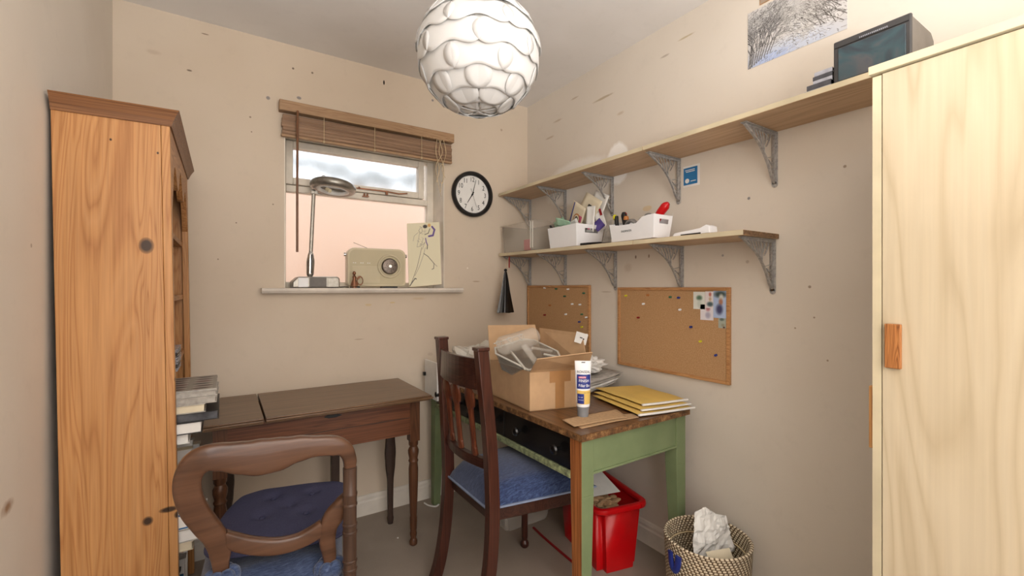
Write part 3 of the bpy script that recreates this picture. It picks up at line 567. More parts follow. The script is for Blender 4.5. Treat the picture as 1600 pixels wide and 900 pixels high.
dobj('lower_rail', MB().box(-.002, .03, .056, DL - .07, .548, .572), 'green_edge', bevel=.002)
dobj('drawer_rail', MB().box(.0, .03, .056, DL - .07, DT - .03, DT - .018), 'black_gloss')
def drawer(y0, y1, knobs):
    d = dobj('drawer', MB().box(.004, .022, y0, y1, .574, DT - .032).box(.022, .45, y0 + .01, y1 - .01, .58, .66), 'black_gloss', bevel=.002)
    for y in knobs: dobj('knob', MB().lathe([(.006, .004), (.006, -.008), (.015, -.013), (.018, -.020), (.015, -.027), (.006, -.031)], y, .632, 18, 'X'), 'black_gloss', d, smooth=True)
drawer(.06, .475, (.12, .36)); drawer(.48, .80, (.54, .74)); drawer(.805, 1.16, (.87, 1.10))
# things on the desk -------------------------------------------------
bxt = thing('cardboard_box', 'open cardboard box on desk with flaps up and tape down front', 'box', (1.13, 1.58, DT))
A, B_, C_, D_ = Vector((1.008, 1.436, 0)), Vector((1.257, 1.378, 0)), Vector((1.285, 1.73, 0)), Vector((1.03, 1.785, 0)); zb, zt = DT + .0008, .871
def wallp(p, q, th=.004):
    d = (q - p).normalized(); n_ = Vector((-d.y, d.x, 0)) * th
    return [p, q, q + n_, p + n_]
bm_ = MB()
for p, q in ((A, B_), (B_, C_), (C_, D_), (D_, A)): bm_.prism([v + Vector((0, 0, zb)) for v in wallp(p, q)], (0, 0, zt - zb))
bm_.prism([v + Vector((0, 0, zb)) for v in (A, B_, C_, D_)], (0, 0, .004)); obj('box_body', bm_, 'cardboard', bxt)
def flap(h0, h1, o1, o0, name='flap'):
    n_ = (Vector(h1) - Vector(h0)).cross(Vector(o0) - Vector(h0)).normalized() * .003
    return obj(name, MB().prism([h0, h1, o1, o0], n_), 'cardboard', bxt)
flap((A.x, A.y, zt), (B_.x, B_.y, zt), (1.215, 1.305, .950), (.970, 1.335, .940))
flap((C_.x, C_.y, zt), (D_.x, D_.y, zt), (1.045, 1.83, 1.025), (1.285, 1.785, 1.02))
f3 = flap((B_.x, B_.y, zt), (C_.x, C_.y, zt), (1.30, 1.77, 1.005), (1.30, 1.46, 1.005))
d_ = (B_ - A).normalized(); pn = Vector((d_.y, -d_.x, 0)); m0 = A + d_ * .110; m1 = A + d_ * .150
tp = MB().prism([m0 + Vector((0, 0, zb + .002)), m1 + Vector((0, 0, zb + .002)), m1 + Vector((0, 0, zt)), m0 + Vector((0, 0, zt))], pn * .0008)
m2 = A + d_ * .085; m3 = A + d_ * .178; tp.prism([m2 + Vector((0, 0, .822)), m3 + Vector((0, 0, .825)), m3 + Vector((0, 0, zt)), m2 + Vector((0, 0, zt))], pn * .0012)
obj('tape', tp, 'tape', bxt)
tg = thing('paper_tag', 'white printed label stuck on corner of open box flap', 'label', (1.30, 1.45, .98))
tm = frame4((1.288, 1.452, .985), (.55, -.8, -.25), (.1, -.25, 1)); obj('tag_sheet', MB().box(-.026, .026, -.024, .024, 0, .0006).xf(tm), 'paper', tg)
obj('tag_mark', MB().box(-.006, .006, 0, .004, .0006, .001).box(.008, .014, -.004, .002, .0006, .001).xf(tm), 'black', tg)
# clear plastic caddy in the box
pcx = thing('plastic_organiser', 'clear plastic organiser tray with wire clips lying in the cardboard box', 'organiser', (1.12, 1.55, .80))
tm = Matrix.Translation((1.105, 1.575, .905)) @ Matrix.Rotation(R(14), 4, 'Z') @ Matrix.Rotation(R(16), 4, 'X') @ Matrix.Rotation(R(-8), 4, 'Y')
rim = [(-.115, -.10), (.06, -.13), (.125, -.05), (.125, .09), (.09, .125), (-.09, .125), (-.125, .08)]
mb = MB(); k = len(rim); lo = [mb.b.verts.new((x * .78, y * .78, -.06)) for x, y in rim]; mi = [mb.b.verts.new((x * .95, y * .95, .0)) for x, y in rim]; hi = [mb.b.verts.new((x, y, .012)) for x, y in rim]
for i in range(k): j = (i + 1) % k; mb.b.faces.new((lo[i], lo[j], mi[j], mi[i])); mb.b.faces.new((mi[i], mi[j], hi[j], hi[i]))
mb.b.faces.new(lo[::-1]); obj('tray_body', mb.xf(tm), 'clear_grey', pcx, solid=.003)
mb = MB()
mb.sweep([(x, y, .014) for x, y in rim + rim[:1]], .005, .003, (0, 0, 1), 8); obj('tray_rim', mb.xf(tm), 'clear_dense', pcx, smooth=True)
mb = MB(); cyl = [(.03, -.12), (.04, -.11), (.04, .08), (.03, .09)]; mb.lathe(cyl, .06, .055, 20, 'X'); mb.box(-.05, -.02, -.08, .02, .03, .036, Matrix.Rotation(R(30), 3, 'X')).box(.04, .052, -.07, .02, .03, .036, Matrix.Rotation(R(35), 3, 'Z'))
obj('clear_tube', mb.xf(tm), 'clear', pcx, smooth=True)
mb = MB().tube([(-.09, .135, .03), (.09, .135, .035)], .0022)
for x in (-.07, .0, .07): mb.torus((x, .13, .03), .010, .002, 14, 6, Matrix.Rotation(R(60), 3, 'X')).tube([(x - .01, .13, .03), (x - .005, .10, .02), (x + .012, .12, .034)], .002)
mb.box(-.10, -.092, -.10, .06, .016, .022, Matrix.Rotation(R(-24), 3, 'Z')).box(.05, .06, -.11, -.04, .02, .024, Matrix.Rotation(R(30), 3, 'Z'))
obj('wire_clips', mb.xf(tm), 'clear_dense', pcx, smooth=True)
# filler tube
ft = thing('filler_tube', 'white blue and yellow squeeze tube of filler on grey cap', 'tube', (1.130, 1.264, DT), R(-36))
def fobj(*a, **k): return obj(*a, world=False, **k)
fobj('cap', MB().lathe([(.020, .0005), (.0215, .03), (.0235, .042), (.024, .045)], 0, 0, 26), 'grey_cap', ft, smooth=True)
prof = [(.045, .0245, .0245), (.06, .026, .0255), (.12, .0275, .021), (.165, .029, .013), (.195, .030, .004), (.213, .0305, .0018)]
mb = MB(); rings = []
for z, a, b in prof: rings.append([mb.b.verts.new((a * math.cos(2 * PI * q / 28), b * math.sin(2 * PI * q / 28), z)) for q in range(28)])
for i in range(len(rings) - 1):
    for q in range(28): j = (q + 1) % 28; mb.b.faces.new((rings[i][q], rings[i][j], rings[i + 1][j], rings[i + 1][q]))
mb.b.faces.new(rings[0][::-1]); mb.b.faces.new(rings[-1]); fobj('tube_body', mb, 'white_plastic', ft, smooth=True)
def tpt(x, z, off=.0006):
    for (z0, a0, b0), (z1, a1, b1) in zip(prof[:-1], prof[1:]):
        if z0 <= z <= z1: u = (z - z0) / (z1 - z0); a = a0 + (a1 - a0) * u; b = b0 + (b1 - b0) * u; break
    x = max(-a * .97, min(a * .97, x)); return Vector((x, -b * math.sqrt(1 - (x / a) ** 2) - off, z))
def patch(x0, x1, z0, z1, mat, off=.0006, nm='printed_band'): return fobj(nm, MB().grid(lambda u, v: tpt(x0 + (x1 - x0) * u, z0 + (z1 - z0) * v, off), 14, 6), mat, ft, smooth=True)
patch(-.0235, .0265, .112, .164, 'navy_print'); patch(-.0235, .0265, .056, .106, 'yellow'); patch(-.022, .002, .058, .094, 'navy_print', .0010); patch(-.018, .010, .150, .157, 'pink_print', .001); patch(-.006, .008, .206, .209, 'black', .0012)
def ttext(s_, x, z, size, mat, sx=.8):
    o = text('printed_text', s_, size, mat, Matrix.Identity(4), None, 0, sx)
    for v in o.data.vertices: p = tpt(v.co.x + x, v.co.y + z, .0016); v.co = p
    o.parent = ft
ttext('RONSEAL', .002, .173, .0135, 'black', .85); ttext('SMOOTH', -.003, .1535, .007, 'white_plastic'); ttext('FINISH', .002, .141, .0145, 'white_plastic', .9); ttext('Filler Bo', .003, .124, .0145, 'white_plastic', .85); ttext('READY TO USE', .012, .098, .004, 'black'); ttext('for walls', -.010, .082, .0055, 'white_plastic'); ttext('and wood', -.010, .072, .0055, 'white_plastic')
rc = solo('red_ring', MB().torus((1.255, 1.40, DT + .016), .012, .005, 20, 8, Matrix.Rotation(R(80), 3, 'X')), 'red', 'small red ring lying behind the filler tube', 'ring', (1.255, 1.40, DT), smooth=True)
# brown papers near the edge
def sheet(name, pts, z, mat, label, cat, wav=.0, th=.0012, group=None):
    p0, p1, p2, p3 = [Vector((x, y, 0)) for x, y in pts]
    def fn(u, v): q = (p0 * (1 - u) + p1 * u) * (1 - v) + (p3 * (1 - u) + p2 * u) * v; return Vector((q.x, q.y, z + wav * (math.sin(u * 3.1) * .6 + abs(noise.noise(q * 9)) * 1.0)))
    o = tag(obj(name, MB().grid(fn, 12, 12), mat, smooth=True, solid=th), label, cat, group); return origin(o, (p0.x, p0.y, z))
sheet('sandpaper_sheet', [(1.035, 1.165), (1.305, 1.150), (1.33, 1.20), (1.06, 1.25)], DT + .0012, 'brown_paper', 'lower brown sandpaper sheet near front corner of desk', 'paper', .002, group='sandpaper sheets')
sheet('sandpaper_sheet', [(1.02, 1.185), (1.26, 1.165), (1.305, 1.265), (1.035, 1.27)], DT + .0055, 'brown_paper', 'upper brown sandpaper sheet near front corner of desk', 'paper', .002, group='sandpaper sheets')
# yellow envelopes
def envelope(pts, z, h, label):
    o = thing('padded_envelope', label, 'envelope', (1.45, 1.3, z), 0, 'yellow padded envelopes on the desk'); p0, p1, p2, p3 = [Vector((x, y, 0)) for x, y in pts]
    def fn(s_):
        def g(u, v):
            q = (p0 * (1 - u) + p1 * u) * (1 - v) + (p3 * (1 - u) + p2 * u) * v; e = min(u, 1 - u, v, 1 - v); b = min(1, e * 9) ** .5
            return Vector((q.x, q.y, z + h / 2 + s_ * (h / 2 * b + .0006) + .002 * noise.noise(q * 14)))
        return g
    obj('envelope_body', MB().grid(fn(1), 16, 16).grid(fn(-1), 16, 16), 'yellow', o, smooth=True)
    obj('white_lining', MB().sweep([p0 + Vector((.0, 0, z + h / 2)), p0 * .6 + p1 * .4 + Vector((0, -.004, z + h / 2)), p1 + Vector((.002, 0, z + h / 2))], .006, h * .36, (0, 0, 1), 8, smooth=3), 'paper', o, smooth=True)
envelope([(1.31, 1.155), (1.58, 1.11), (1.62, 1.38), (1.375, 1.475)], DT + .002, .012, 'lowest yellow padded envelope on desk corner')
envelope([(1.335, 1.165), (1.575, 1.125), (1.62, 1.40), (1.39, 1.485)], DT + .015, .010, 'middle yellow padded envelope of the three on desk')
envelope([(1.365, 1.185), (1.585, 1.145), (1.63, 1.43), (1.415, 1.505)], DT + .026, .012, 'top yellow padded envelope of the pile')
# newspapers and crumpled bag
for i, (z, m_, lb) in enumerate([(DT + .003, 'grey_paper', 'lowest newspaper under the crumpled white bag'), (DT + .016, 'paper', 'second newspaper of the pile behind the filler tube'), (DT + .029, 'grey_paper', 'third newspaper of the pile behind the filler tube'), (DT + .042, 'grey_paper', 'top newspaper directly beneath the crumpled bag')]):
    mb = MB()
    for k in range(3):
        q = [(1.335, 1.53), (1.585 + .014 * i, 1.545 - .006 * k), (1.655 - .008 * k, 1.80), (1.36, 1.86)]; p = [Vector((x, y, 0)) for x, y in q]
        mb.grid(lambda u, v: (lambda c: Vector((c.x, c.y, z + .0032 * k + .028 * u * u)))((p[0] * (1 - u) + p[1] * u) * (1 - v) + (p[3] * (1 - u) + p[2] * u) * v), 6, 6)
    solo('newspaper', mb, m_, lb, 'newspaper', (1.45, 1.75, z), 'newspapers on the desk', smooth=True, solid=.0022)
def crumple(name, c, r, seed, mat, label, cat, sq=1., n=28, amp=.45, parent=None, base=None, fold=5):
    mb = MB(); g = bmesh.ops.create_icosphere(mb.b, subdivisions=4, radius=1)
    for v in g['verts']:
        d = v.co.normalized(); s_ = 1 + amp * (abs(noise.noise(d * fold * .4 + Vector((seed, 0, 0)))) * 1.6 - .5) + amp * .3 * noise.noise(d * fold + Vector((0, seed, 0)))
        z = d.z * r[2] * s_
        v.co = Vector((c[0] + d.x * r[0] * s_, c[1] + d.y * r[1] * s_, max(c[2] + z, base if base is not None else -9)))
    if parent is not None: return obj(name, mb, mat, parent)
    return solo(name, mb, mat, label, cat, (c[0], c[1], base if base is not None else c[2]))
crumple('plastic_bag', (1.51, 1.68, DT + .108), (.10, .10, .045), 3, 'paper', 'crumpled off-white paper bag on top of the newspapers', 'bag', amp=.5, base=DT + .072)
crumple('plastic_bag', (1.13, 2.08, DT + .09), (.14, .17, .10), 11, 'clear_dense', 'crumpled clear plastic bag at far end of desk behind chair', 'bag', amp=.5, base=DT + .002)
wb = thing('white_board', 'white board edge hanging off far desk corner with black hook', 'board', (1.0, 2.2, .56)); obj('board_panel', MB().box(.951, .9615, 2.21, 2.38, .60, .80), 'white_paint', wb); obj('hook', MB().box(.936, .9505, 2.36, 2.375, .712, .732), 'black', wb, bevel=.002)

# ================================================================ CHAIR AT DESK
ch = thing('dining_chair', 'dark mahogany chair with heart-topped slats and blue seat facing the desk', 'chair', (.98, 1.53, 0))
def post(y, pts): return obj('back_post', MB().sweep([(x, y, z) for x, z in pts], [.021] * len(pts), [.018] * len(pts), (0, 1, 0), square=True, smooth=5), 'mahogany', ch, bevel=.003)
near = [(.742, .988), (.757, .85), (.775, .68), (.786, .5), (.787, .38), (.776, .23), (.748, .1), (.71, 0)]
far = [(.752, .992), (.762, .85), (.772, .68), (.780, .5), (.780, .38), (.768, .22), (.745, .09), (.715, 0)]
post(1.348, near); post(1.70, far)
obj('post_cap', MB().box(.718, .766, 1.326, 1.370, .985, .997), 'mahogany', ch, bevel=.003); obj('post_cap', MB().box(.728, .776, 1.679, 1.722, .989, 1.001), 'mahogany', ch, bevel=.003)
def railc(z0, z1, xoff, nm, mat='mahogany_y', th=.008, bow=.032, x_=None):
    x_ = x_ or (.745 + (.99 - (z0 + z1) / 2) * .10); pts = [(x_ + xoff - bow * (1 - ((y - 1.524) / .176) ** 2), y, (z0 + z1) / 2) for y in [1.358 + .332 * i / 12 for i in range(13)]]
    return obj(nm, MB().sweep(pts, th, (z1 - z0) / 2, (0, 0, 1), square=True), mat, ch, bevel=.003)
railc(.845, .955, .0, 'crest_rail'); railc(.565, .600, .0, 'lower_rail', th=.011)
for k, y in enumerate((1.43, 1.524, 1.618)):
    xo = -.032 * (1 - ((y - 1.524) / .176) ** 2); xt, xb = .760 + xo, .786 + xo
    prof = [(0, .014), (.01, .022), (.03, .018), (.045, .013), (.15, .014), (.178, .016), (.195, .030), (.215, .036), (.238, .033), (.262, .018)]
    obj('slat', MB().sweep([(xb + (xt - xb) * h / .262, y, .598 + h * .945) for h, w_ in prof], .009, [w_ for h, w_ in prof], (0, 1, 0), 10, smooth=3), 'mahogany_light', ch, smooth=True)
rl = MB().hexa([(.79, 1.365, .375), (1.205, 1.295, .375), (1.205, 1.755, .375), (.79, 1.685, .375)], [(.79, 1.365, .425), (1.205, 1.295, .425), (1.205, 1.755, .425), (.79, 1.685, .425)])
obj('seat_rail', rl, 'mahogany_y', ch, bevel=.004)
def seatfn(u, v):
    x = .775 + .442 * u; hw = (.168 + .068 * u); y = 1.525 + (v * 2 - 1) * hw; e = min(u, 1 - u) * 2; f = min(v, 1 - v) * 2
    return Vector((x, y, .428 + .060 * (min(1, e * 4) ** .5) * (min(1, f * 4) ** .5) + .030 * math.sin(PI * u) * math.sin(PI * v)))
mb = MB().grid(seatfn, 26, 26); mb.grid(lambda u, v: Vector((seatfn(u, v).x, seatfn(u, v).y, .424)), 26, 26)
bmesh.ops.remove_doubles(mb.b, verts=mb.b.verts[:], dist=.0045); obj('seat', mb, 'chenille', ch, smooth=True)
ed = [seatfn(u, v) for u, v in [(0, 0), (.5, 0), (1, 0), (1, .5), (1, 1), (.5, 1), (0, 1), (0, .5), (0, 0)]]
obj('seat_piping', MB().sweep([(p.x, p.y, .428) for p in ed], .005, .004, (0, 0, 1), 8), 'piping', ch, smooth=True)
for (x, y) in ((1.175, 1.335), (1.175, 1.715)):
    obj('front_leg', MB().lathe([(.014, 0), (.02, .008), (.02, .022), (.012, .034), (.015, .05), (.014, .2), (.018, .3), (.014, .32), (.02, .335), (.02, .376)], x, y, 18), 'mahogany', ch, smooth=True)
obj('stretcher', MB().box(.78, 1.17, 1.345, 1.357, .18, .195), 'mahogany_y', ch) if False else None

# ================================================================ BALLOON BACK CHAIR (foreground)
bk = thing('balloon_back_chair', 'worn walnut balloon-back chair with blue fabric seat in the foreground', 'chair', (.13, 1.45, 0))
F_, YA = 700., R(32.8); fx, fy = math.sin(YA), math.cos(YA)
def pt(zx, zy, y):      # measured drawing of the back, in its own plane
    px, py = 260 + zx / 2.647, 560 + zy / 2.647; u = (px - 800) / F_; d = (fx + u * fy, fy - u * fx); t_ = y / d[1]; return Vector((t_ * d[0], y, 1.2 - t_ * (py - 450) / F_))
def ply(zy): return 1.215 + (zy - 350) / 500 * .055
def path(L_): return [pt(x, y, ply(y)) for x, y, w_ in L_], [w_ / 2.647 / 700 * 1.10 * .5 for x, y, w_ in L_]
p_, w_ = path([(757, 452, 46), (757, 415, 56), (735, 372, 66), (690, 360, 82), (620, 362, 84), (540, 374, 106), (460, 396, 134), (385, 408, 142), (310, 410, 124), (235, 406, 104), (165, 412, 96), (118, 440, 98), (90, 490, 92), (88, 550, 90), (112, 620, 88), (155, 680, 84), (200, 735, 80), (222, 790, 76), (225, 845, 60), (228, 880, 52)])
obj('crest_rail', MB().sweep(p_, w_, [.015] * len(p_), (0, 1, 0), 20, smooth=5, pw=.42), 'walnut', bk, smooth=True)
p_, w_ = path([(232, 735, 50), (300, 762, 66), (380, 776, 68), (460, 776, 66), (540, 757, 64), (600, 728, 66), (650, 695, 66)])
obj('lower_rail', MB().sweep(p_, w_, [.012] * len(p_), (0, 1, 0), 20, smooth=5, pw=.42), 'walnut', bk, smooth=True)
p_, w_ = path([(752, 560, 34), (728, 600, 66), (694, 650, 84), (668, 700, 78), (665, 755, 68), (672, 800, 60), (674, 840, 50)])
obj('side_strut', MB().sweep(p_, w_, [.014] * len(p_), (0, 1, 0), 20, smooth=5, pw=.5), 'walnut', bk, smooth=True)
tpz = pt(757, 440, 1.222); cx, cy = tpz.x, 1.217
obj('turned_post', MB().lathe([(.012, 0), (.014, .02), (.0155, .2), (.0165, .3), (.0165, .461), (.0185, .463), (.0185, .467), (.0168, .469), (.0168, .483), (.0185, .485), (.0185, .489), (.0168, .491), (.0168, .558), (.0188, .560), (.0188, .564), (.0170, .566), (.0170, .578), (.0188, .580), (.0188, .584), (.0168, .586), (.0168, .630), (.0188, .632), (.0188, .636), (.0172, .638), (.0178, .655), (.0188, .660), (.0188, .664), (.0168, .667), (.0172, .71), (.0175, tpz.z - .005)], cx, cy, 20), 'turned_post', bk, smooth=True)
sz = .455
def bseat(u, v):
    x = (-.075 + .335 * u) * (1 - v) + (-.035 + .40 * u) * v; y = 1.245 + .47 * v; e = min(u, 1 - u) * 2; f = min(v, 1 - v) * 2
    return Vector((x, y - .03 * math.cos(u * PI * 2) * (1 - v), sz - .05 + .07 * (min(1, e * 3) ** .45) * (min(1, f * 3) ** .45) + .007 * noise.noise(Vector((x * 14, y * 14, 1)))))
mb = MB().grid(bseat, 30, 30); mb.grid(lambda u, v: Vector((bseat(u, v).x, bseat(u, v).y, sz - .058)), 30, 30); bmesh.ops.remove_doubles(mb.b, verts=mb.b.verts[:], dist=.006)
obj('seat', mb, 'chenille_x', bk, smooth=True)
obj('seat_frame', MB().hexa([(-.06, 1.26, .33), (.25, 1.26, .33), (.35, 1.70, .33), (-.02, 1.70, .33)], [(-.06, 1.26, sz - .05), (.25, 1.26, sz - .05), (.35, 1.70, sz - .05), (-.02, 1.70, sz - .05)]), 'walnut', bk, bevel=.01)
for (zx, zy, y_) in ((228, 885, 1.27), (674, 845, 1.268)):
    p = pt(zx, zy, y_); mb = MB()
    for k in range(6): a = k * PI / 3; mb.sphere((p.x + .022 * math.cos(a), p.y + .018 * math.sin(a), p.z - .012), (.019, .016, .024), 10)
    mb.sphere((p.x, p.y, p.z - .05), (.036, .03, .05), 12)
    obj('fabric_gather', mb, 'chenille_x', bk, smooth=True)
obj('fabric_skirt', MB().grid(lambda u, v: Vector((-.08 + .345 * u, 1.228 + .010 * math.sin(u * 40) - .006 * v, sz - .02 - .16 * v + .02 * math.sin(u * PI))), 60, 8), 'chenille_x', bk, smooth=True, solid=.006)
for (x, y) in ((.0, 1.66), (.32, 1.66), (-.04, 1.29), (.225, 1.29)): obj('leg', MB().lathe([(.012, 0), (.018, .01), (.014, .03), (.02, .2), (.024, .34)], x, y, 16), 'walnut', bk, smooth=True)
# navy cushion on its seat
cu = thing('seat_cushion', 'flat navy button-tufted cushion lying on the balloon-back chair seat', 'cushion', (.165, 1.52, sz + .03), R(-14))
def cfn(s_):
    def g(u, v):
        a, b = u * 2 - 1, v * 2 - 1; k = 1 + .05 * (a * a * b * b) * 2 - .05 * (1 - b * b); cr_ = 1 - .16 * (a * a * b * b) ** 1.5; x = a * .185 * cr_ * (1 - .04 * b); y = b * .205 * cr_ * (1 + .03 * a * a)
        e = (1 - abs(a) ** 3) ** .5 * (1 - abs(b) ** 3) ** .5; dm = 0
        for (bx_, by_) in ((-.35, -.1), (.3, -.15), (-.3, .5), (.32, .5), (0, .15)): dm += .014 * math.exp(-((a - bx_) ** 2 + (b - by_) ** 2) / .012)
        return Vector((x, y, .026 + s_ * (.019 * e - (dm if s_ > 0 else 0)) + .002 * noise.noise(Vector((a * 3, b * 3, 0)))))
    return g
mb = MB().grid(cfn(1), 40, 40).grid(cfn(-1), 40, 40); bmesh.ops.remove_doubles(mb.b, verts=mb.b.verts[:], dist=.0008); obj('cushion_body', mb, 'navy', cu, smooth=True, world=False)
mb = MB()
for (bx_, by_) in ((-.35, -.1), (.3, -.15), (-.3, .5), (.32, .5)): mb.sphere((bx_ * .185, by_ * .205, .034), (.009, .009, .004), 12)
obj('button', mb, 'navy', cu, smooth=True, world=False)

# ================================================================ SHELVES + BRACKETS
def shelf(y0, y1, x0, za, zb_, label, ends=None):
    o = thing('wall_shelf', label, 'shelf', (W, (y0 + y1) / 2, (za + zb_) / 2), 0, 'long laminate wall shelves'); yr, zr = .7, 0
    zz = lambda y: za + (zb_ - za) * (2.40 - y) / 1.9; mb = MB(); t_ = .018
    mb.hexa([(x0, y0, zz(y0)), (W - .001, y0, zz(y0)), (W - .001, y1, zz(y1)), (x0, y1, zz(y1))], [(x0, y0, zz(y0) + t_), (W - .001, y0, zz(y0) + t_), (W - .001, y1, zz(y1) + t_), (x0, y1, zz(y1) + t_)])
    obj('board', mb, 'shelf', o, bevel=.0015)
    obj('front_edge', MB().hexa([(x0 - .0012, y0, zz(y0) + .001), (x0, y0, zz(y0) + .001), (x0, y1, zz(y1) + .001), (x0 - .0012, y1, zz(y1) + .001)], [(x0 - .0012, y0, zz(y0) + t_ - .001), (x0, y0, zz(y0) + t_ - .001), (x0, y1, zz(y1) + t_ - .001), (x0 - .0012, y1, zz(y1) + t_ - .001)]), 'maple_edge', o)['label'] = 'pale front edging strip'
    if ends: obj('raw_end', MB().hexa([(x0, y0 - .001, zz(y0) + .001), (W - .001, y0 - .001, zz(y0) + .001), (W - .001, y0, zz(y0) + .001), (x0, y0, zz(y0) + .001)], [(x0, y0 - .001, zz(y0) + .017), (W - .001, y0 - .001, zz(y0) + .017), (W - .001, y0, zz(y0) + .017), (x0, y0, zz(y0) + .017)]), 'shelf_end', o)
    return zz
ux = 1.452; zu = shelf(1.262, 2.405, ux, 1.774, 1.761, 'upper wall shelf far half, running into the room corner'); shelf(.36, 1.258, ux, 1.774, 1.761, 'upper wall shelf near half, running behind the wardrobe top')
zl = shelf(.835, 1.31, ux, 1.398, 1.372, 'short near length of lower wall shelf with raw cut end', True); shelf(1.313, 2.405, ux, 1.398, 1.372, 'lower wall shelf far length, holding the white baskets')
def bracket(label):
    o = thing('shelf_bracket', label, 'bracket', (W, 0, 0), 0, 'cast metal shelf brackets'); h, l_ = .188, .205
    mb = MB().box(-.004, -.0005, -.011, .011, -h, -.0005).box(-l_, -.004, -.011, .011, -.004, -.0005).lathe([(.011, -.004), (.011, -.0005)], 0, -h, 16, 'X')
    obj('wall_plate', mb, 'steel', o, bevel=.001, world=False)
    pts = [(-l_ + .006, 0, -.006), (-l_ * .78, 0, -.026), (-l_ * .55, 0, -.052), (-l_ * .36, 0, -.088), (-l_ * .22, 0, -.125), (-l_ * .10, 0, -.168), (-.006, 0, -h + .012)]
    mb = MB().sweep(pts, .0026, .006, (0, 1, 0), 8, smooth=4).box(-.012, -.004, -.003, .003, -h + .008, -.004).box(-l_ + .01, -.004, -.003, .003, -.012, -.004)
    for a, b in [((-.165, -.012), (-.150, -.031)), ((-.145, -.012), (-.128, -.044)), ((-.125, -.012), (-.105, -.056)), ((-.105, -.012), (-.088, -.07)), ((-.085, -.012), (-.075, -.085)), ((-.055, -.012), (-.085, -.075)), ((-.012, -.09), (-.062, -.10)), ((-.012, -.11), (-.05, -.118)), ((-.012, -.13), (-.05, -.105)), ((-.012, -.15), (-.032, -.14)), ((-.05, -.035), (-.07, -.012)), ((-.03, -.012), (-.06, -.06))]:
        mb.sweep([(a[0], 0, a[1]), ((a[0] + b[0]) / 2 + .004, 0, (a[1] + b[1]) / 2), (b[0], 0, b[1])], .0018, .003, (0, 1, 0), 6, smooth=2)
    obj('lattice_brace', mb, 'steel', o, smooth=True, world=False)
    mb = MB()
    for z in (-.04, -h + .006): mb.lathe([(.0048, -.004), (.0042, -.0062)], 0, z, 12, 'X')
    obj('screw', mb, 'chrome', o, smooth=True, world=False); return o
wh = ['beside the room corner', 'second from the room corner', 'middle of the five', 'beside the small blue sticker column', 'nearest the wardrobe']
first = None
for row, z_, nm in ((0, zu, 'upper'), (1, zl, 'lower')):
    for i, y in enumerate(((2.385, 2.03, 1.654, 1.255, .848), (2.385, 2.028, 1.632, 1.24, .855))[row]):
        lb = 'grey lattice bracket under %s shelf, %s' % (nm, wh[i]); loc = (W, y, z_(y) - .0008)
        if first is None: first = bracket(lb); first.location = loc
        else: dup(first, loc, lb)

# ================================================================ THINGS ON THE SHELVES
# frosted storage box
zs = lambda y: zl(y) + .0185
sbx = thing('storage_box', 'frosted clear plastic storage box on lower shelf at room corner', 'box', (1.56, 2.22, zs(2.22)))
def tub(x0, x1, y0, y1, z0, z1, flare, mat, parent, nm='tub_body', solid=.003, front=None):
    mb = MB(); lo = [(x0 + flare, y0 + flare, z0), (x1 - flare, y0 + flare, z0), (x1 - flare, y1 - flare, z0), (x0 + flare, y1 - flare, z0)]; hi = [(x0, y0, z1), (x1, y0, z1), (x1, y1, z1), (x0, y1, z1)]
    a = [mb.b.verts.new(p) for p in lo]; c = [mb.b.verts.new(p) for p in hi]; mb.b.faces.new(a[::-1])
    for i in range(4): j = (i + 1) % 4; mb.b.faces.new((a[i], a[j], c[j], c[i]))
    bmesh.ops.bevel(mb.b, geom=[e for e in mb.b.edges if abs(e.verts[0].co.z - e.verts[1].co.z) > .01], offset=.014, segments=3, affect='EDGES')
    return obj(nm, mb, mat, parent, smooth=True, solid=solid)
z0 = zs(2.2) + .003; tub(1.462, 1.67, 2.05, 2.395, z0, z0 + .165, .008, 'frosty', sbx)
obj('rim', MB().sweep([(1.46, 2.048, z0 + .165), (1.672, 2.048, z0 + .165), (1.672, 2.397, z0 + .165), (1.46, 2.397, z0 + .165), (1.46, 2.048, z0 + .165)], .004, .003, (0, 0, 1), 8), 'frosty', sbx, smooth=True)
obj('lid_clip', MB().box(1.455, 1.461, 2.068, 2.072, z0 + .01, z0 + .16).box(1.455, 1.461, 2.048, 2.052, z0 + .01, z0 + .16), 'clear_dense', sbx)
solo('pink_toy', MB().box(1.50, 1.512, 2.14, 2.20, z0 + .006, z0 + .07), 'pink', 'pink item inside the frosted storage box', 'item', (1.5, 2.17, z0), bevel=.004)
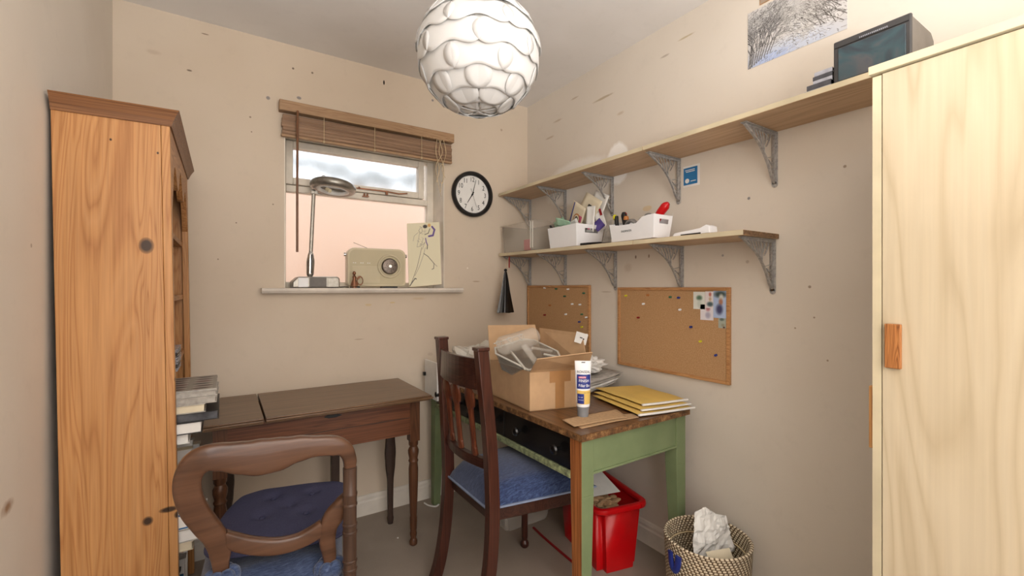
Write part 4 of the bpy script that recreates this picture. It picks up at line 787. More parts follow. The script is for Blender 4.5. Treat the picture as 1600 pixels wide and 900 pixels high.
# white basket one with papers
def basket(y0, y1, x0, x1, z, h, label, slotname):
    o = thing('white_basket', label, 'basket', ((x0 + x1) / 2, (y0 + y1) / 2, z), 0, 'white plastic baskets on the lower shelf'); fl = .010; mb = MB()
    # outline walls with a dipped front (x0 side) and a grip slot in the near end
    def P(x, y, zz_): return mb.b.verts.new((x, y, zz_))
    b0, b1, b2, b3 = [(x0 + fl, y0 + fl), (x1 - fl, y0 + fl), (x1 - fl, y1 - fl), (x0 + fl, y1 - fl)]; t0, t1, t2, t3 = [(x0, y0), (x1, y0), (x1, y1), (x0, y1)]
    lerp = lambda a, b, u: (a[0] + (b[0] - a[0]) * u, a[1] + (b[1] - a[1]) * u)
    us = [0, .12, .25, .32, .38, .75, .9, 1.0] if slotname else [0, .5, 1]; hs = [1, 1, .95, .82, .72, .72, .76, .82] if slotname else [1, .98, .98]
    lo, hi = [], []
    for u, hh in zip(us, hs): q = lerp(b0, b3, u); r_ = lerp(t0, t3, u); lo.append(P(q[0], q[1], z)); hi.append(P(q[0] + (r_[0] - q[0]) * hh, q[1] + (r_[1] - q[1]) * hh, z + h * hh))
    for k in range(len(us) - 1): mb.b.faces.new((lo[k], lo[k + 1], hi[k + 1], hi[k]))
    B1, B2, T1, T2 = P(*b1, z), P(*b2, z), P(*t1, z + h), P(*t2, z + h)
    mb.b.faces.new((lo[-1], B2, T2, hi[-1])); mb.b.faces.new((B2, B1, T1, T2)); mb.b.faces.new((lo[0],) + tuple(lo[1:]) + (B2, B1))
    # near end with slot
    f = lambda u, v: P(*lerp(lerp(b0, b1, u), lerp(t0, t1, u), v), z + h * v); g = {}
    U, V = (0, .3, .8, 1), (0, .62, .82, 1)
    for i, u in enumerate(U):
        for j, v in enumerate(V): g[i, j] = lo[0] if (i, j) == (0, 0) else hi[0] if (i, j) == (0, 3) else B1 if (i, j) == (3, 0) else T1 if (i, j) == (3, 3) else f(u, v)
    for i in range(3):
        for j in range(3):
            if (i, j) != (1, 1): mb.b.faces.new((g[i, j], g[i + 1, j], g[i + 1, j + 1], g[i, j + 1]))
    obj('basket_body', mb, 'white_plastic', o, solid=.003, bevel=.002); return o
zb1 = zs(1.8) + .002; b1o = basket(1.675, 1.905, 1.455, 1.64, zb1, .108, 'white plastic basket stuffed with papers, beside frosted storage box', False)
zb2 = zs(1.3) + .004; b2o = basket(1.205, 1.455, 1.456, 1.572, zb2, .094, 'white plastic basket of tools and tape with dipped front', True)
tx = frame4((1.4585, 1.355, zb2 + .040), (0, -1, 0), (0, 0, 1)); text('lettering', 'INOMATA', .013, 'grey_cap', tx, b2o)
def card(name, c, w_, h_, ry, tilt, rz, mat, label, cat='paper', th=.001, group='papers in the white basket', deco=None):
    # upright sheet facing -x (towards the room), rotated in its plane by ry
    m = Matrix.Translation(c) @ Matrix.Rotation(rz, 4, 'Z') @ Matrix.Rotation(tilt, 4, 'Y') @ Matrix.Rotation(ry, 4, 'X')
    o = thing(name, label, cat, c, 0, group)
    mb = MB().grid(lambda u, v: Vector((.004 * math.sin(u * PI), (u - .5) * w_, (v - .5) * h_)), 6, 6).xf(m); obj('sheet', mb, mat, o, solid=th, smooth=True)
    return o, m
zz1 = zb1 + .108
o, m = card('envelope', (1.585, 1.735, zz1 + .085), .125, .15, R(32), R(4), R(8), 'cream_paper', 'cream envelope rising highest from the paper basket'); obj('seal', MB().box(-.004, -.001, -.01, .01, .01, .03).xf(m), 'grey_stone', o)
o, m = card('letter', (1.62, 1.70, zz1 + .105), .10, .14, R(28), 0, R(5), 'paper', 'white letter behind the cream envelope in the paper basket')
o, m = card('seed_packet', (1.535, 1.765, zz1 + .055), .11, .125, R(32), R(-6), R(-4), 'cream_paper', 'cream packet with brown round emblem in the paper basket')
obj('emblem', MB().lathe([(.026, -.003), (.026, -.0015)], -.008, -.012, 24, 'X').xf(m), 'orange_wood', o); obj('emblem_ring', MB().lathe([(.019, -.004), (.019, -.0032)], -.008, -.012, 24, 'X').xf(m), 'cream_paper', o); obj('emblem_core', MB().lathe([(.012, -.005), (.012, -.0042)], -.008, -.012, 24, 'X').xf(m), 'grey_stone', o); obj('stripe', MB().box(-.003, -.0015, .036, .042, -.06, .06).xf(m), 'navy_print', o)
obj('red_print', MB().box(-.003, -.0015, -.045, -.024, -.02, .012).xf(m), 'pink_print', o)
o, m = card('letter', (1.50, 1.86, zz1 + .02), .11, .05, R(-10), R(-18), R(-8), 'mint', 'mint green slip at far end of the paper basket')
o, m = card('letter', (1.49, 1.82, zz1 + .018), .10, .045, R(20), R(-26), R(4), 'mint', 'pale green folded leaflet curling over the paper basket')
o, m = card('letter', (1.52, 1.80, zz1 - .003), .15, .05, R(-14), R(-16), R(-2), 'paper', 'long white paper strip lying along the paper basket front')
o, m = card('booklet', (1.56, 1.69, zz1 + .03), .05, .13, R(4), 0, R(10), 'paper', 'narrow white booklet standing upright in the paper basket', 'booklet', .006)
o, m = card('leaflet', (1.60, 1.66, zz1 + .025), .05, .10, R(-18), 0, R(20), 'paper', 'white leaflet with red tip near end of the paper basket', 'leaflet'); obj('red_tip', MB().box(-.003, -.001, -.02, -.008, .02, .055).xf(m), 'dark_red', o)
o, m = card('leaflet', (1.59, 1.662, zz1 - .0), .05, .05, R(-38), 0, R(24), 'purple', 'purple leaflet leaning at near end of the paper basket', 'leaflet')
solo('lighter', MB().tube([(1.468, 1.90, zz1 + .012), (1.466, 1.875, zz1 - .012)], .006), 'black', 'black pen end hooked over far rim of the paper basket', 'pen', (1.466, 1.89, zz1), smooth=True)
lbm = MB().box(1.52, 1.532, 1.6785, 1.6805, zb1 + .083, zb1 + .097).box(1.558, 1.57, 1.6785, 1.6805, zb1 + .083, zb1 + .097); obj('side_label', lbm, 'black', b1o); obj('side_label', MB().box(1.532, 1.545, 1.678, 1.6805, zb1 + .083, zb1 + .097), 'pink_print', b1o)
solo('scissors', MB().tube([(1.475, 1.665, zs(1.65) + .008), (1.49, 1.60, zs(1.65) + .008), (1.50, 1.55, zs(1.65) + .006)], .006, smooth=3).torus((1.485, 1.645, zs(1.65) + .007), .016, .004, 20, 8).tube([(1.50, 1.55, zs(1.65) + .006), (1.515, 1.49, zs(1.65) + .004)], .003), 'black', 'black handled tool lying flat before the paper basket', 'tool', (1.49, 1.6, zs(1.6)), smooth=True)
solo('plastic_cover', MB().box(1.50, 1.62, 1.475, 1.48, zs(1.5) + .001, zs(1.5) + .10, Matrix.Rotation(R(10), 3, 'X')), 'white_paint', 'white upright plastic cover between the two white baskets', 'cover', (1.56, 1.48, zs(1.5)), bevel=.002)
solo('file_card', MB().prism([(1.55, 1.60, zs(1.6)), (1.55, 1.53, zs(1.6)), (1.55, 1.535, zs(1.5) + .12), (1.55, 1.56, zs(1.5) + .115)], (.004, 0, 0)), 'grey_paper', 'grey triangular card leaning between the two white baskets', 'card', (1.55, 1.56, zs(1.6)))
# tools in basket two
def tool(pts, r, mat, label, nm='screwdriver', rr=None):
    m = len(pts); mb = MB().sweep(pts, rr or [r] * m, rr or [r] * m, (1, 0, 0), 12, smooth=4); return solo(nm, mb, mat, label, 'tool', pts[0], 'tools in the white basket', smooth=True)
zt2 = zb2 + .07
tool([(1.50, 1.44, zb2 + .03), (1.50, 1.45, zt2 + .01), (1.502, 1.455, zt2 + .05)], .009, 'black', 'black gripped screwdriver with yellow tip in the tool basket'); solo('yellow_tool', MB().sphere((1.50, 1.462, zt2 + .046), (.010, .010, .014), 12), 'mustard', 'yellow handle end at the far end of the tool basket', 'tool', (1.5, 1.46, zt2), 'tools in the white basket', smooth=True)
tool([(1.52, 1.41, zb2 + .03), (1.52, 1.42, zt2 + .02), (1.52, 1.425, zt2 + .05), (1.52, 1.426, zt2 + .066)], .012, 'black', 'thick black pliers grip with red end in the tool basket', 'pliers', [.008, .011, .013, .008]); solo('red_tool', MB().sphere((1.523, 1.427, zt2 + .056), (.012, .014, .012), 12), 'dark_red', 'dark red rounded handle end above the black grip', 'tool', (1.52, 1.42, zt2), 'tools in the white basket', smooth=True)
tool([(1.50, 1.395, zb2 + .03), (1.50, 1.395, zt2 + .025)], .012, 'black', 'black file handle beside the tape rolls', 'file'); solo('wooden_tool', MB().lathe([(.010, zt2 + .02), (.012, zt2 + .03), (.010, zt2 + .042)], 1.50, 1.394, 14), 'orange_wood', 'small orange wooden handle end in the tool basket', 'tool', (1.5, 1.394, zt2), 'tools in the white basket', smooth=True)
tool([(1.475, 1.452, zb2 + .02), (1.468, 1.458, zt2 + .005)], .006, 'green_plastic', 'slim green handle at far corner of the tool basket')
for i, (x, y, z, m3, r_, lb) in enumerate([(1.495, 1.355, zb2 + .058, Matrix.Rotation(R(72), 3, 'Y'), .030, 'grey tape roll standing at dipped front of tool basket'), (1.53, 1.305, zb2 + .072, Matrix.Rotation(R(35), 3, 'Y'), .030, 'grey tape roll lying tilted in the middle of tool basket'), (1.51, 1.268, zb2 + .082, Matrix.Rotation(R(60), 3, 'X'), .024, 'small clear tape roll on top of the tool basket')]):
    solo('tape_roll', MB().torus((x, y, z), r_, .010, 28, 10, m3, (.8, 1.2)), 'tape_grey', lb, 'tape', (x, y, z - r_), 'tape rolls in the white basket', smooth=True)
tool([(1.52, 1.25, zb2 + .06), (1.525, 1.235, zt2 + .03), (1.53, 1.21, zt2 + .06), (1.532, 1.195, zt2 + .072)], .014, 'red', 'large red plastic handle sticking up at near end of tool basket', 'red_scraper', [.011, .016, .017, .008])
# white device at the end of the lower shelf
dv = thing('white_device', 'low white plastic device with angled end on lower shelf', 'device', (1.50, 1.05, zs(1.05)))
obj('device_body', MB().prism([(1.47, 1.13, zs(1.05) + .001), (1.47, 1.12, zs(1.05) + .014), (1.47, 1.01, zs(1.05) + .022), (1.47, .985, zs(1.05) + .032), (1.47, .972, zs(1.05) + .026), (1.47, .97, zs(1.05) + .001)], (.05, 0, 0)), 'white_plastic', dv, bevel=.002)
obj('dark_slot', MB().box(1.4685, 1.4702, 1.005, 1.09, zs(1.05) + .001, zs(1.05) + .006), 'black', dv)
solo('push_pin', MB().box(1.60, 1.606, .93, .936, zs(.93) + .0005, zs(.93) + .010), 'dark_red', 'tiny red piece on the lower shelf beyond the white device', 'pin', (1.6, .93, zs(.93)))
# upper shelf: grey screened case and disc cases
zt_ = zu(.5) + .0185
tk = thing('grey_case', 'dark grey plastic case with glossy teal front on upper shelf', 'case', (1.56, .495, zt_))
obj('case_body', MB().prism([(1.478, .412, zt_ + .001), (1.478, .412, zt_ + .118), (1.492, .412, zt_ + .126), (1.64, .412, zt_ + .126), (1.665, .412, zt_ + .108), (1.668, .412, zt_ + .02), (1.66, .412, zt_ + .001)], (0, .163, 0)), 'case_grey', tk, bevel=.004)
obj('front_frame', MB().box(1.468, 1.4785, .406, .580, zt_ + .001, zt_ + .122), 'case_dark', tk, bevel=.004)
obj('screen_panel', MB().box(1.4655, 1.469, .417, .567, zt_ + .006, zt_ + .098), 'teal_panel', tk, bevel=.001)
obj('brand_strip', MB().box(1.4665, 1.4685, .412, .575, zt_ + .1015, zt_ + .1035), 'black', tk)
mb = MB()
for i in range(16): mb.box(1.466, 1.4685, .455 + i * .004, .457 + i * .004, zt_ + .106, zt_ + .110)
obj('printed_marks', mb, 'cd', tk)
for i, (z, h, y1_, m_, lb) in enumerate([(0, .006, .655, 'cd', 'thin clear sheet case at bottom of disc pile on upper shelf'), (.006, .015, .648, 'cd_dark', 'dark disc case second from bottom on upper shelf'), (.021, .013, .635, 'cd', 'silver disc case in middle of pile on upper shelf'), (.034, .012, .636, 'cd_dark', 'black spined disc case near top on upper shelf'), (.046, .012, .632, 'cd', 'pale grey disc case topmost on upper shelf')]):
    book('disc_case', 1.475 - .01 * (i < 2), 1.60, .585, y1_, zt_ + .001 + z, zt_ + .001 + z + h - .0006, m_, lb, m_, 'case', 0, 'disc cases beside the grey case')

# ================================================================ WARDROBE
wr = thing('wardrobe', 'tall pale maple wardrobe against right wall in near foreground', 'wardrobe', (1.45, .0, 0)); WX = 1.21; WY = .402; WH = 1.69
obj('carcass', MB().box(WX + .019, W - .004, WY - .018, WY, .0, WH - .02).box(WX + .019, W - .004, -.42, -.402, 0, WH - .02).box(W - .012, W - .004, -.402, WY - .018, .06, WH - .02).box(WX + .019, W - .004, -.402, WY - .018, .05, .068).box(WX + .03, WX + .048, -.402, WY - .018, 0, .05), 'maple', wr)
obj('top_panel', MB().box(WX - .006, W - .004, -.43, WY + .006, WH - .018, WH), 'maple_edge', wr, bevel=.001)
obj('side_edge', MB().box(WX, WX + .019, WY - .016, WY, 0, WH - .024), 'maple_edge', wr)['label'] = 'pale front edge strip'
hd = obj('door', MB().box(WX, WX + .018, .0, WY - .0175, .05, WH - .022), 'maple', wr, bevel=.001)
obj('door', MB().box(WX, WX + .018, -.415, -.003, .05, WH - .022), 'maple', wr, bevel=.001)
obj('door_handle', MB().box(WX - .010, WX - .0005, .350, .378, 1.028, 1.123), 'handle_wood', hd, bevel=.002)['label'] = 'dark wood door handle'
obj('edge_handle', MB().box(WX + .008, WX + .03, WY + .0005, WY + .010, .842, .981), 'handle_pale', wr, bevel=.002)

# ================================================================ PICTURES, STICKER, BOARDS
pc = Pic(300, 196, (206, 202, 200)); rng2 = random.Random(5)
pc.blob(165, 60, 60, 75, (168, 182, 220), .8); pc.blob(165, 20, 34, 60, (140, 160, 214), .7); pc.blob(175, 95, 60, 26, (232, 232, 232), .7); pc.blob(120, 190, 210, 60, (196, 202, 216), .5); pc.blob(80, 186, 90, 24, (176, 190, 222), .6)
for i in range(60): x = rng2.uniform(60, 300); y = 128 + rng2.uniform(0, 60); pc.line([(x, y), (x + rng2.uniform(8, 26), y - rng2.uniform(-2, 6))], 1.2, (150, 146, 146), .6)
def branch(x, y, a, l_, w_, c, dep):
    if dep == 0 or l_ < 3: return
    x2, y2 = x + l_ * math.cos(a), y - l_ * math.sin(a); pc.line([(x, y), (x2, y2)], w_, c, .85); pc.line([(x + .8, y - 1), (x2 + .8, y2 - 1)], max(.5, w_ * .5), (236, 234, 230), .55)
    for s_ in range(2 + (dep > 2)): branch(x2, y2, a + rng2.uniform(-.6, .6), l_ * rng2.uniform(.62, .86), w_ * .66, tuple(min(200, q + 14) for q in c), dep - 1)
for x in (3, 8, 14, 22, 30, 38, 46, 56, 66, 76): branch(x, 196 - x * .4, 1.45 - x * .004, 46, 5.2 - x * .03, (34, 32, 34), 7)
for (x, y, a) in ((300, 110, 2.7), (300, 70, 2.85), (300, 140, 2.6), (290, 165, 2.4), (300, 30, 2.9), (270, 160, 2.0), (240, 150, 2.2), (215, 140, 2.3), (300, 90, 2.5), (300, 50, 2.7), (300, 10, 3.0), (285, 120, 2.3), (250, 130, 2.1), (230, 150, 1.9), (300, 150, 2.4), (260, 40, 2.6), (270, 80, 2.5)): branch(x, y, a, 36, 3.0, (66, 60, 56), 7)
for (x, y, a) in ((60, 60, .6), (50, 90, .5), (70, 110, .5), (40, 30, .3), (86, 128, .4), (60, 30, .5), (80, 60, .6), (90, 96, .5), (70, 140, .6)): branch(x, y, a, 28, 2.0, (76, 72, 70), 6)
for i in range(1500):
    x, y = rng2.uniform(0, 300), rng2.uniform(0, 196)
    if ((x - 168) / 34) ** 2 + ((y - 30) / 55) ** 2 < 1 or y > 186 - abs(x - 150) * .12 - 20 and rng2.random() < .6: continue
    a = rng2.gauss(.6 if x < 150 else 2.5, .5); l2 = rng2.uniform(4, 12); c_ = rng2.choice([(60, 56, 54), (96, 92, 88), (130, 126, 122), (236, 234, 230)]); pc.line([(x, y), (x + l2 * math.cos(a), y - l2 * math.sin(a))], rng2.uniform(.7, 1.5), c_, .7)
po = thing('poster', 'unframed photo print of snowy winter trees on right wall', 'poster', (W, .79, 2.03)); obj('backing', MB().box(W - .0012, W - .0004, .624, .947, 2.031, 2.243), 'paper', po)
pc.mesh('printed_image', (W - .0016, .947, 2.243), (0, -.323, 0), (0, 0, -.212), po)
pk = thing('poster', 'grey brown card mostly cut off above the snowy tree poster', 'poster', (W, .77, 2.255)); obj('backing', MB().box(W - .0012, W - .0004, .66, .903, 2.252, 2.378), 'card_edge', pk)
q = Pic(40, 20, (168, 150, 130)); q.blob(20, 8, 16, 8, (120, 108, 96), .6); q.mesh('printed_image', (W - .0016, .90, 2.375), (0, -.236, 0), (0, 0, -.12), pk)
sk = thing('wall_sticker', 'small blue and white sticker on wall beside shelf bracket', 'sticker', (W, 1.19, 1.64)); obj('sticker_sheet', MB().box(W - .0012, W - .0004, 1.152, 1.232, 1.634, 1.724), 'paper', sk)
obj('blue_field', MB().box(W - .002, W - .0012, 1.163, 1.230, 1.643, 1.716), 'blue_plastic', sk); obj('round_mark', MB().lathe([(.010, W - .0028), (.010, W - .002)], 1.212, 1.660, 20, 'X').box(W - .0026, W - .002, 1.175, 1.218, 1.697, 1.7).box(W - .0026, W - .002, 1.175, 1.222, 1.704, 1.707).box(W - .0026, W - .002, 1.17, 1.195, 1.655, 1.658), 'paper', sk)
def board(y0, y1, z0, z1, label):
    o = thing('cork_board', label, 'notice board', (W, (y0 + y1) / 2, z0), 0, 'cork notice boards'); w_ = .014
    obj('cork_panel', MB().box(W - .009, W - .001, y0 + w_ * .5, y1 - w_ * .5, z0 + w_ * .5, z1 - w_ * .5), 'cork', o)
    x0, x1 = W - .015, W - .0005; obj('frame', MB().box(x0, x1, y0, y0 + w_, z0, z1).box(x0, x1, y1 - w_, y1, z0, z1).box(x0, x1, y0 + w_, y1 - w_, z1 - w_, z1).box(x0, x1, y0 + w_, y1 - w_, z0, z0 + w_), 'board_frame', o, bevel=.002); return o
board(1.812, 2.403, .815, 1.216, 'smaller looking cork board at room corner behind cardboard box'); board(1.013, 1.606, .818, 1.203, 'cork board with photos pinned in its upper right corner')
PC = {'w': ('white_plastic', 'white'), 'g': ('green_plastic', 'green'), 'b': ('navy_print', 'dark blue'), 'y': ('mustard', 'yellow'), 'r': ('dark_red', 'dark red'), 'n': ('orange_wood', 'brown')}
pl1 = [(2.212, 1.2, 'w', 'top left'), (2.10, 1.195, 'g', 'top edge left of centre'), (1.99, 1.193, 'w', 'top edge centre'), (2.02, 1.152, 'g', 'below the top centre'), (1.856, 1.172, 'g', 'upper right'), (2.161, 1.095, 'n', 'left of centre'), (1.953, 1.109, 'w', 'centre'), (1.888, 1.108, 'w', 'right of centre'), (2.01, 1.048, 'w', 'lower centre'), (2.212, 1.034, 'r', 'lower left'), (1.872, 1.055, 'g', 'mid right'), (1.836, 1.04, 'w', 'right edge middle'), (1.893, 1.012, 'b', 'low right of centre'), (1.872, .985, 'y', 'low right'), (1.836, .945, 'w', 'lowest right')]
pl2 = [(1.55, 1.162, 'y', 'top left'), (1.415, 1.167, 'n', 'top left of centre'), (1.29, 1.16, 'g', 'top centre'), (1.247, 1.158, 'b', 'top beside the green one'), (1.441, 1.125, 'w', 'upper left'), (1.24, 1.106, 'w', 'below the blue pin'), (1.472, 1.059, 'r', 'left of centre'), (1.186, 1.035, 'b', 'middle right'), (1.141, .979, 'y', 'lower right'), (1.072, .93, 'b', 'lowest right')]
pins = {}
for pl, bn in ((pl1, 'corner cork board'), (pl2, 'cork board with photos')):
    for (y, z, c, wh_) in pl:
        m_, cn = PC[c]; lb = '%s push pin at %s of %s' % (cn, wh_, bn)
        if c not in pins:
            pins[c] = o = thing('push_pin', lb, 'pin', (W - .009, y, z), 0, 'push pins on the cork boards')
            obj('pin_head', MB().lathe([(.0048, -.016), (.0045, -.013), (.0026, -.012), (.0026, -.005), (.005, -.003), (.005, -.0012)], 0, 0, 12, 'X').xf(Matrix.Rotation(.3, 4, 'Z')), m_, o, smooth=True, world=False); obj('pin_needle', MB().lathe([(.0006, -.002), (.0006, .001)], 0, 0, 6, 'X'), 'chrome', o, world=False)
        else: dup(pins[c], (W - .009, y, z), lb)
def photo(y1, y0, z1, z0, bg, bl_, label, tilt=0, i=0):
    q = Pic(30, 36, bg)
    for b in bl_: q.blob(*b[:4], b[4], .6)
    o = thing('pinned_photo', label, 'photo', (W - .011, y0, z0), 0, 'photos pinned on the cork board'); x = W - .0095 - .0006 * i
    obj('photo_paper', MB().box(x, x + .0004, y0, y1, z0, z1), 'paper', o); q.mesh('printed_image', (x - .0003, y1, z1), (0, y0 - y1, 0), (0, 0, z0 - z1), o)
photo(1.176, 1.122, 1.184, 1.112, (226, 228, 222), [(15, 12, 10, 7, (90, 120, 100)), (15, 24, 8, 10, (206, 214, 206))], 'pale photo leftmost of the pinned group', i=1)
photo(1.143, 1.084, 1.132, 1.068, (232, 226, 232), [(17, 8, 7, 9, (190, 130, 140)), (17, 24, 8, 10, (180, 176, 196))], 'pink white photo lowest centre of the pinned group', i=1)
photo(1.120, 1.080, 1.186, 1.118, (230, 222, 224), [(16, 6, 6, 6, (190, 110, 100)), (16, 16, 6, 6, (200, 176, 150)), (16, 27, 14, 7, (80, 100, 106))], 'photo with dark band, middle of the pinned group', i=3)
photo(1.062, 1.030, 1.085, 1.040, (170, 176, 164), [(14, 8, 12, 6, (110, 124, 116)), (18, 26, 10, 7, (150, 150, 130)), (22, 33, 6, 4, (80, 60, 56))], 'small greenish photo hanging lowest of the pinned group', i=2)
photo(1.083, 1.024, 1.188, 1.080, (176, 194, 226), [(15, 4, 18, 6, (70, 84, 80)), (17, 8, 7, 6, (206, 206, 200)), (16, 14, 6, 6, (176, 124, 100)), (13, 24, 10, 9, (72, 74, 112))], 'large blue toned photo of a person in a pale cap', i=5)

# ================================================================ CLOCK
ck = thing('wall_clock', 'round black-rimmed wall clock with white face showing seven', 'clock', (1.266, D, 1.766)); cR = .137
cy_ = D - .002
obj('rim', MB().lathe([(cR - .004, cy_), (cR, cy_ - .008), (cR, cy_ - .022), (cR - .006, cy_ - .030), (cR - .016, cy_ - .030), (cR - .023, cy_ - .022), (cR - .024, cy_ - .01), (cR - .024, cy_)], 1.266, 1.766, 48, 'Y', closed=True), 'black', ck, smooth=True)
obj('dial', MB().lathe([(cR - .02, cy_), (cR - .02, cy_ - .008)], 1.266, 1.766, 48, 'Y'), 'white_paint', ck)
for k in range(1, 13):
    a = PI / 2 - k * PI / 6; text('numeral', str(k), .040, 'black', frame4((1.266 + .089 * math.cos(a), cy_ - .0088, 1.766 + .089 * math.sin(a)), (1, 0, 0), (0, 0, 1)), ck, .0003, .8)
def hand(a, l_, w_, tail, mat='black', nm='hand', off=.011):
    d = Vector((math.sin(a), 0, math.cos(a))); s_ = Vector((math.cos(a), 0, -math.sin(a))) * w_; c = Vector((1.266, cy_ - off, 1.766))
    obj(nm, MB().prism([c - d * tail + s_, c + d * l_ + s_ * .5, c + d * l_ - s_ * .5, c - d * tail - s_], (0, -.0012, 0)), mat, ck)
hand(R(212), .062, .0032, .018, nm='hour_hand'); hand(R(15), .092, .002, .012, nm='minute_hand', off=.013); hand(R(160), .082, .0007, .035, nm='second_hand', off=.015)
obj('hub', MB().lathe([(.005, cy_ - .008), (.005, cy_ - .017)], 1.266, 1.766, 16, 'Y'), 'black', ck)

# ================================================================ FAN / BLACK TASSEL BRUSH
fn_ = thing('black_tassel', 'black flared tassel hanging by red loop under lower shelf', 'tassel', (1.435, 2.30, 1.04))
mb = MB(); rings = []; tc = (1.436, 2.30)
for z, r_ in ((1.300, .007), (1.29, .010), (1.25, .018), (1.18, .028), (1.10, .044), (1.052, .054)):
    rings.append([mb.b.verts.new((tc[0] + (r_ * (1 + .10 * (1 if q % 2 else -1)) + .0) * math.cos(2 * PI * q / 36) , tc[1] + r_ * .55 * math.sin(2 * PI * q / 36), z + (.004 * noise.noise(Vector((q * 1.3, 0, 0))) if z < 1.06 else 0))) for q in range(36)])
for i in range(len(rings) - 1):
    for q in range(36): j = (q + 1) % 36; mb.b.faces.new((rings[i][q], rings[i][j], rings[i + 1][j], rings[i + 1][q]))
mb.b.faces.new(rings[0]); mb.b.faces.new(rings[-1][::-1]); obj('fringe', mb, 'black_gloss', fn_)
obj('binding', MB().lathe([(.0185, 1.235), (.030, 1.165), (.031, 1.168), (.0195, 1.238)], tc[0], tc[1], 24), 'rubber', fn_, smooth=True) if False else None
obj('knot', MB().sphere((tc[0], tc[1], 1.308), (.010, .010, .009), 12), 'rubber', fn_, smooth=True)
obj('loop', MB().tube([(tc[0], tc[1], 1.31), (1.445, 2.30, 1.35), (1.462, 2.30, 1.392)], .0014), 'string', fn_, smooth=True)
obj('red_cord', MB().tube([(1.462, 2.30, 1.392), (1.462, 2.30, 1.322)], .0035), 'dark_red', fn_, smooth=True)

# ================================================================ WINDOW SILL THINGS
S0 = 1.2005; sy = 2.47
lm = thing('magnifier_lamp', 'vintage metal ring desk lamp standing on left of windowsill', 'lamp', (.39, sy, S0))
obj('base', MB().prism([(.283, 2.42, S0), (.505, 2.42, S0), (.505, 2.42, S0 + .050), (.492, 2.42, S0 + .058), (.31, 2.42, S0 + .056), (.283, 2.42, S0 + .03)], (0, .11, 0)), 'dull_metal', lm, bevel=.006)
obj('front_panel', MB().box(.31, .355, 2.4175, 2.42, S0 + .004, S0 + .05), 'white_plastic', lm, bevel=.001); obj('front_panel', MB().box(.36, .44, 2.4175, 2.42, S0 + .004, S0 + .052), 'case_grey', lm, bevel=.001); obj('front_panel', MB().box(.446, .495, 2.4175, 2.42, S0 + .004, S0 + .05), 'dull_metal', lm, bevel=.001)
obj('arm_sleeve', MB().sweep([(.370, sy, S0 + .055), (.371, sy, S0 + .075), (.373, sy, S0 + .13), (.374, sy, S0 + .165), (.375, sy, S0 + .185)], [.010, .018, .020, .015, .008], [.010, .016, .018, .013, .008], (0, 1, 0), 16, smooth=3), 'chrome', lm, smooth=True)
obj('sleeve_slot', MB().box(.372, .379, sy - .020, sy - .016, S0 + .075, S0 + .17, Matrix.Rotation(R(1), 3, 'Y')), 'black', lm)
obj('arm', MB().sweep([(.374, sy, S0 + .17), (.388, sy, 1.685)], .0095, .008, (0, 1, 0), 10), 'dull_metal', lm, smooth=True)
obj('arm_joint', MB().box(.375, .405, sy - .012, sy + .012, 1.68, 1.695).sphere((.388, sy, 1.69), .014, 12), 'dull_metal', lm, smooth=True)
rc_ = (.478, sy - .02, 1.722); tl = Matrix.Rotation(R(6), 3, 'Y') @ Matrix.Rotation(R(-4), 3, 'X')
obj('ring_shade', MB().torus(rc_, .090, .030, 48, 14, tl, (.75, .75)), 'dull_metal', lm, smooth=True)
obj('ring_tube', MB().torus((rc_[0], rc_[1], rc_[2] - .012), .074, .010, 40, 8, tl), 'white_paint', lm, smooth=True)
obj('mount_knob', MB().lathe([(.006, 1.742), (.006, 1.752), (.012, 1.757), (.012, 1.768), (.006, 1.773)], .43, sy - .03, 14).box(.425, .5, sy - .03, sy - .02, 1.735, 1.742), 'chrome', lm, smooth=True)
obj('handle', MB().tube([(.44, sy - .06, 1.70), (.452, sy - .08, 1.688)], .010), 'radio', lm, smooth=True)
rd = thing('retro_radio', 'cream retro radio with round dial standing on windowsill', 'radio', (.705, sy, S0), R(-4))
def rr(hw, z0, z1, r_, y): 
    out = []
    for (cx_, cz, a0) in ((hw - r_, z0 + r_ * .5, -90), (hw - r_, z1 - r_, 0), (-hw + r_, z1 - r_, 90), (-hw + r_, z0 + r_ * .5, 180)):
        for k in range(6): a = R(a0 + 18 * k); rq = r_ if cz > z0 + r_ * .6 else r_ * .5; out.append((cx_ + (r_ - rq) * math.copysign(1, cx_) + rq * math.cos(a), y, cz + rq * math.sin(a)))
    return out
obj('radio_body', MB().prism(rr(.155, .008, .214, .038, -.035), (0, .08, 0)), 'radio', rd, bevel=.006, world=False, smooth=False)
obj('radio_foot', MB().box(-.13, -.09, -.03, .04, 0, .0085).box(.03, .11, -.03, .04, 0, .0085), 'black', rd, world=False)
obj('front_fascia', MB().prism(rr(.145, .018, .204, .032, -.0375), (0, .003, 0)), 'radio_front', rd, world=False)
mb = MB()
for i in range(12): mb.box(-.13, .012, -.0385, -.037, .030 + i * .0075, .0335 + i * .0075)
obj('speaker_grille', mb, 'radio', rd, world=False)
mb = MB()
for x in (-.128, -.118, -.09, -.08, -.055, -.045): mb.box(x, x + .006, -.039, -.037, .131, .135)
obj('printed_marks', mb, 'paper', rd, world=False)
obj('dial_ring', MB().torus((.064, -.042, .118), .060, .0045, 40, 10, Matrix.Rotation(R(90), 3, 'X')), 'radio', rd, smooth=True, world=False)
obj('dial', MB().lathe([(.044, -.037), (.044, -.043), (.038, -.052), (.012, -.055)], .064, .118, 32, 'Y'), 'dial', rd, smooth=True, world=False)
obj('dial_centre', MB().lathe([(.009, -.055), (.008, -.059)], .064, .118, 20, 'Y'), 'chrome', rd, smooth=True, world=False)
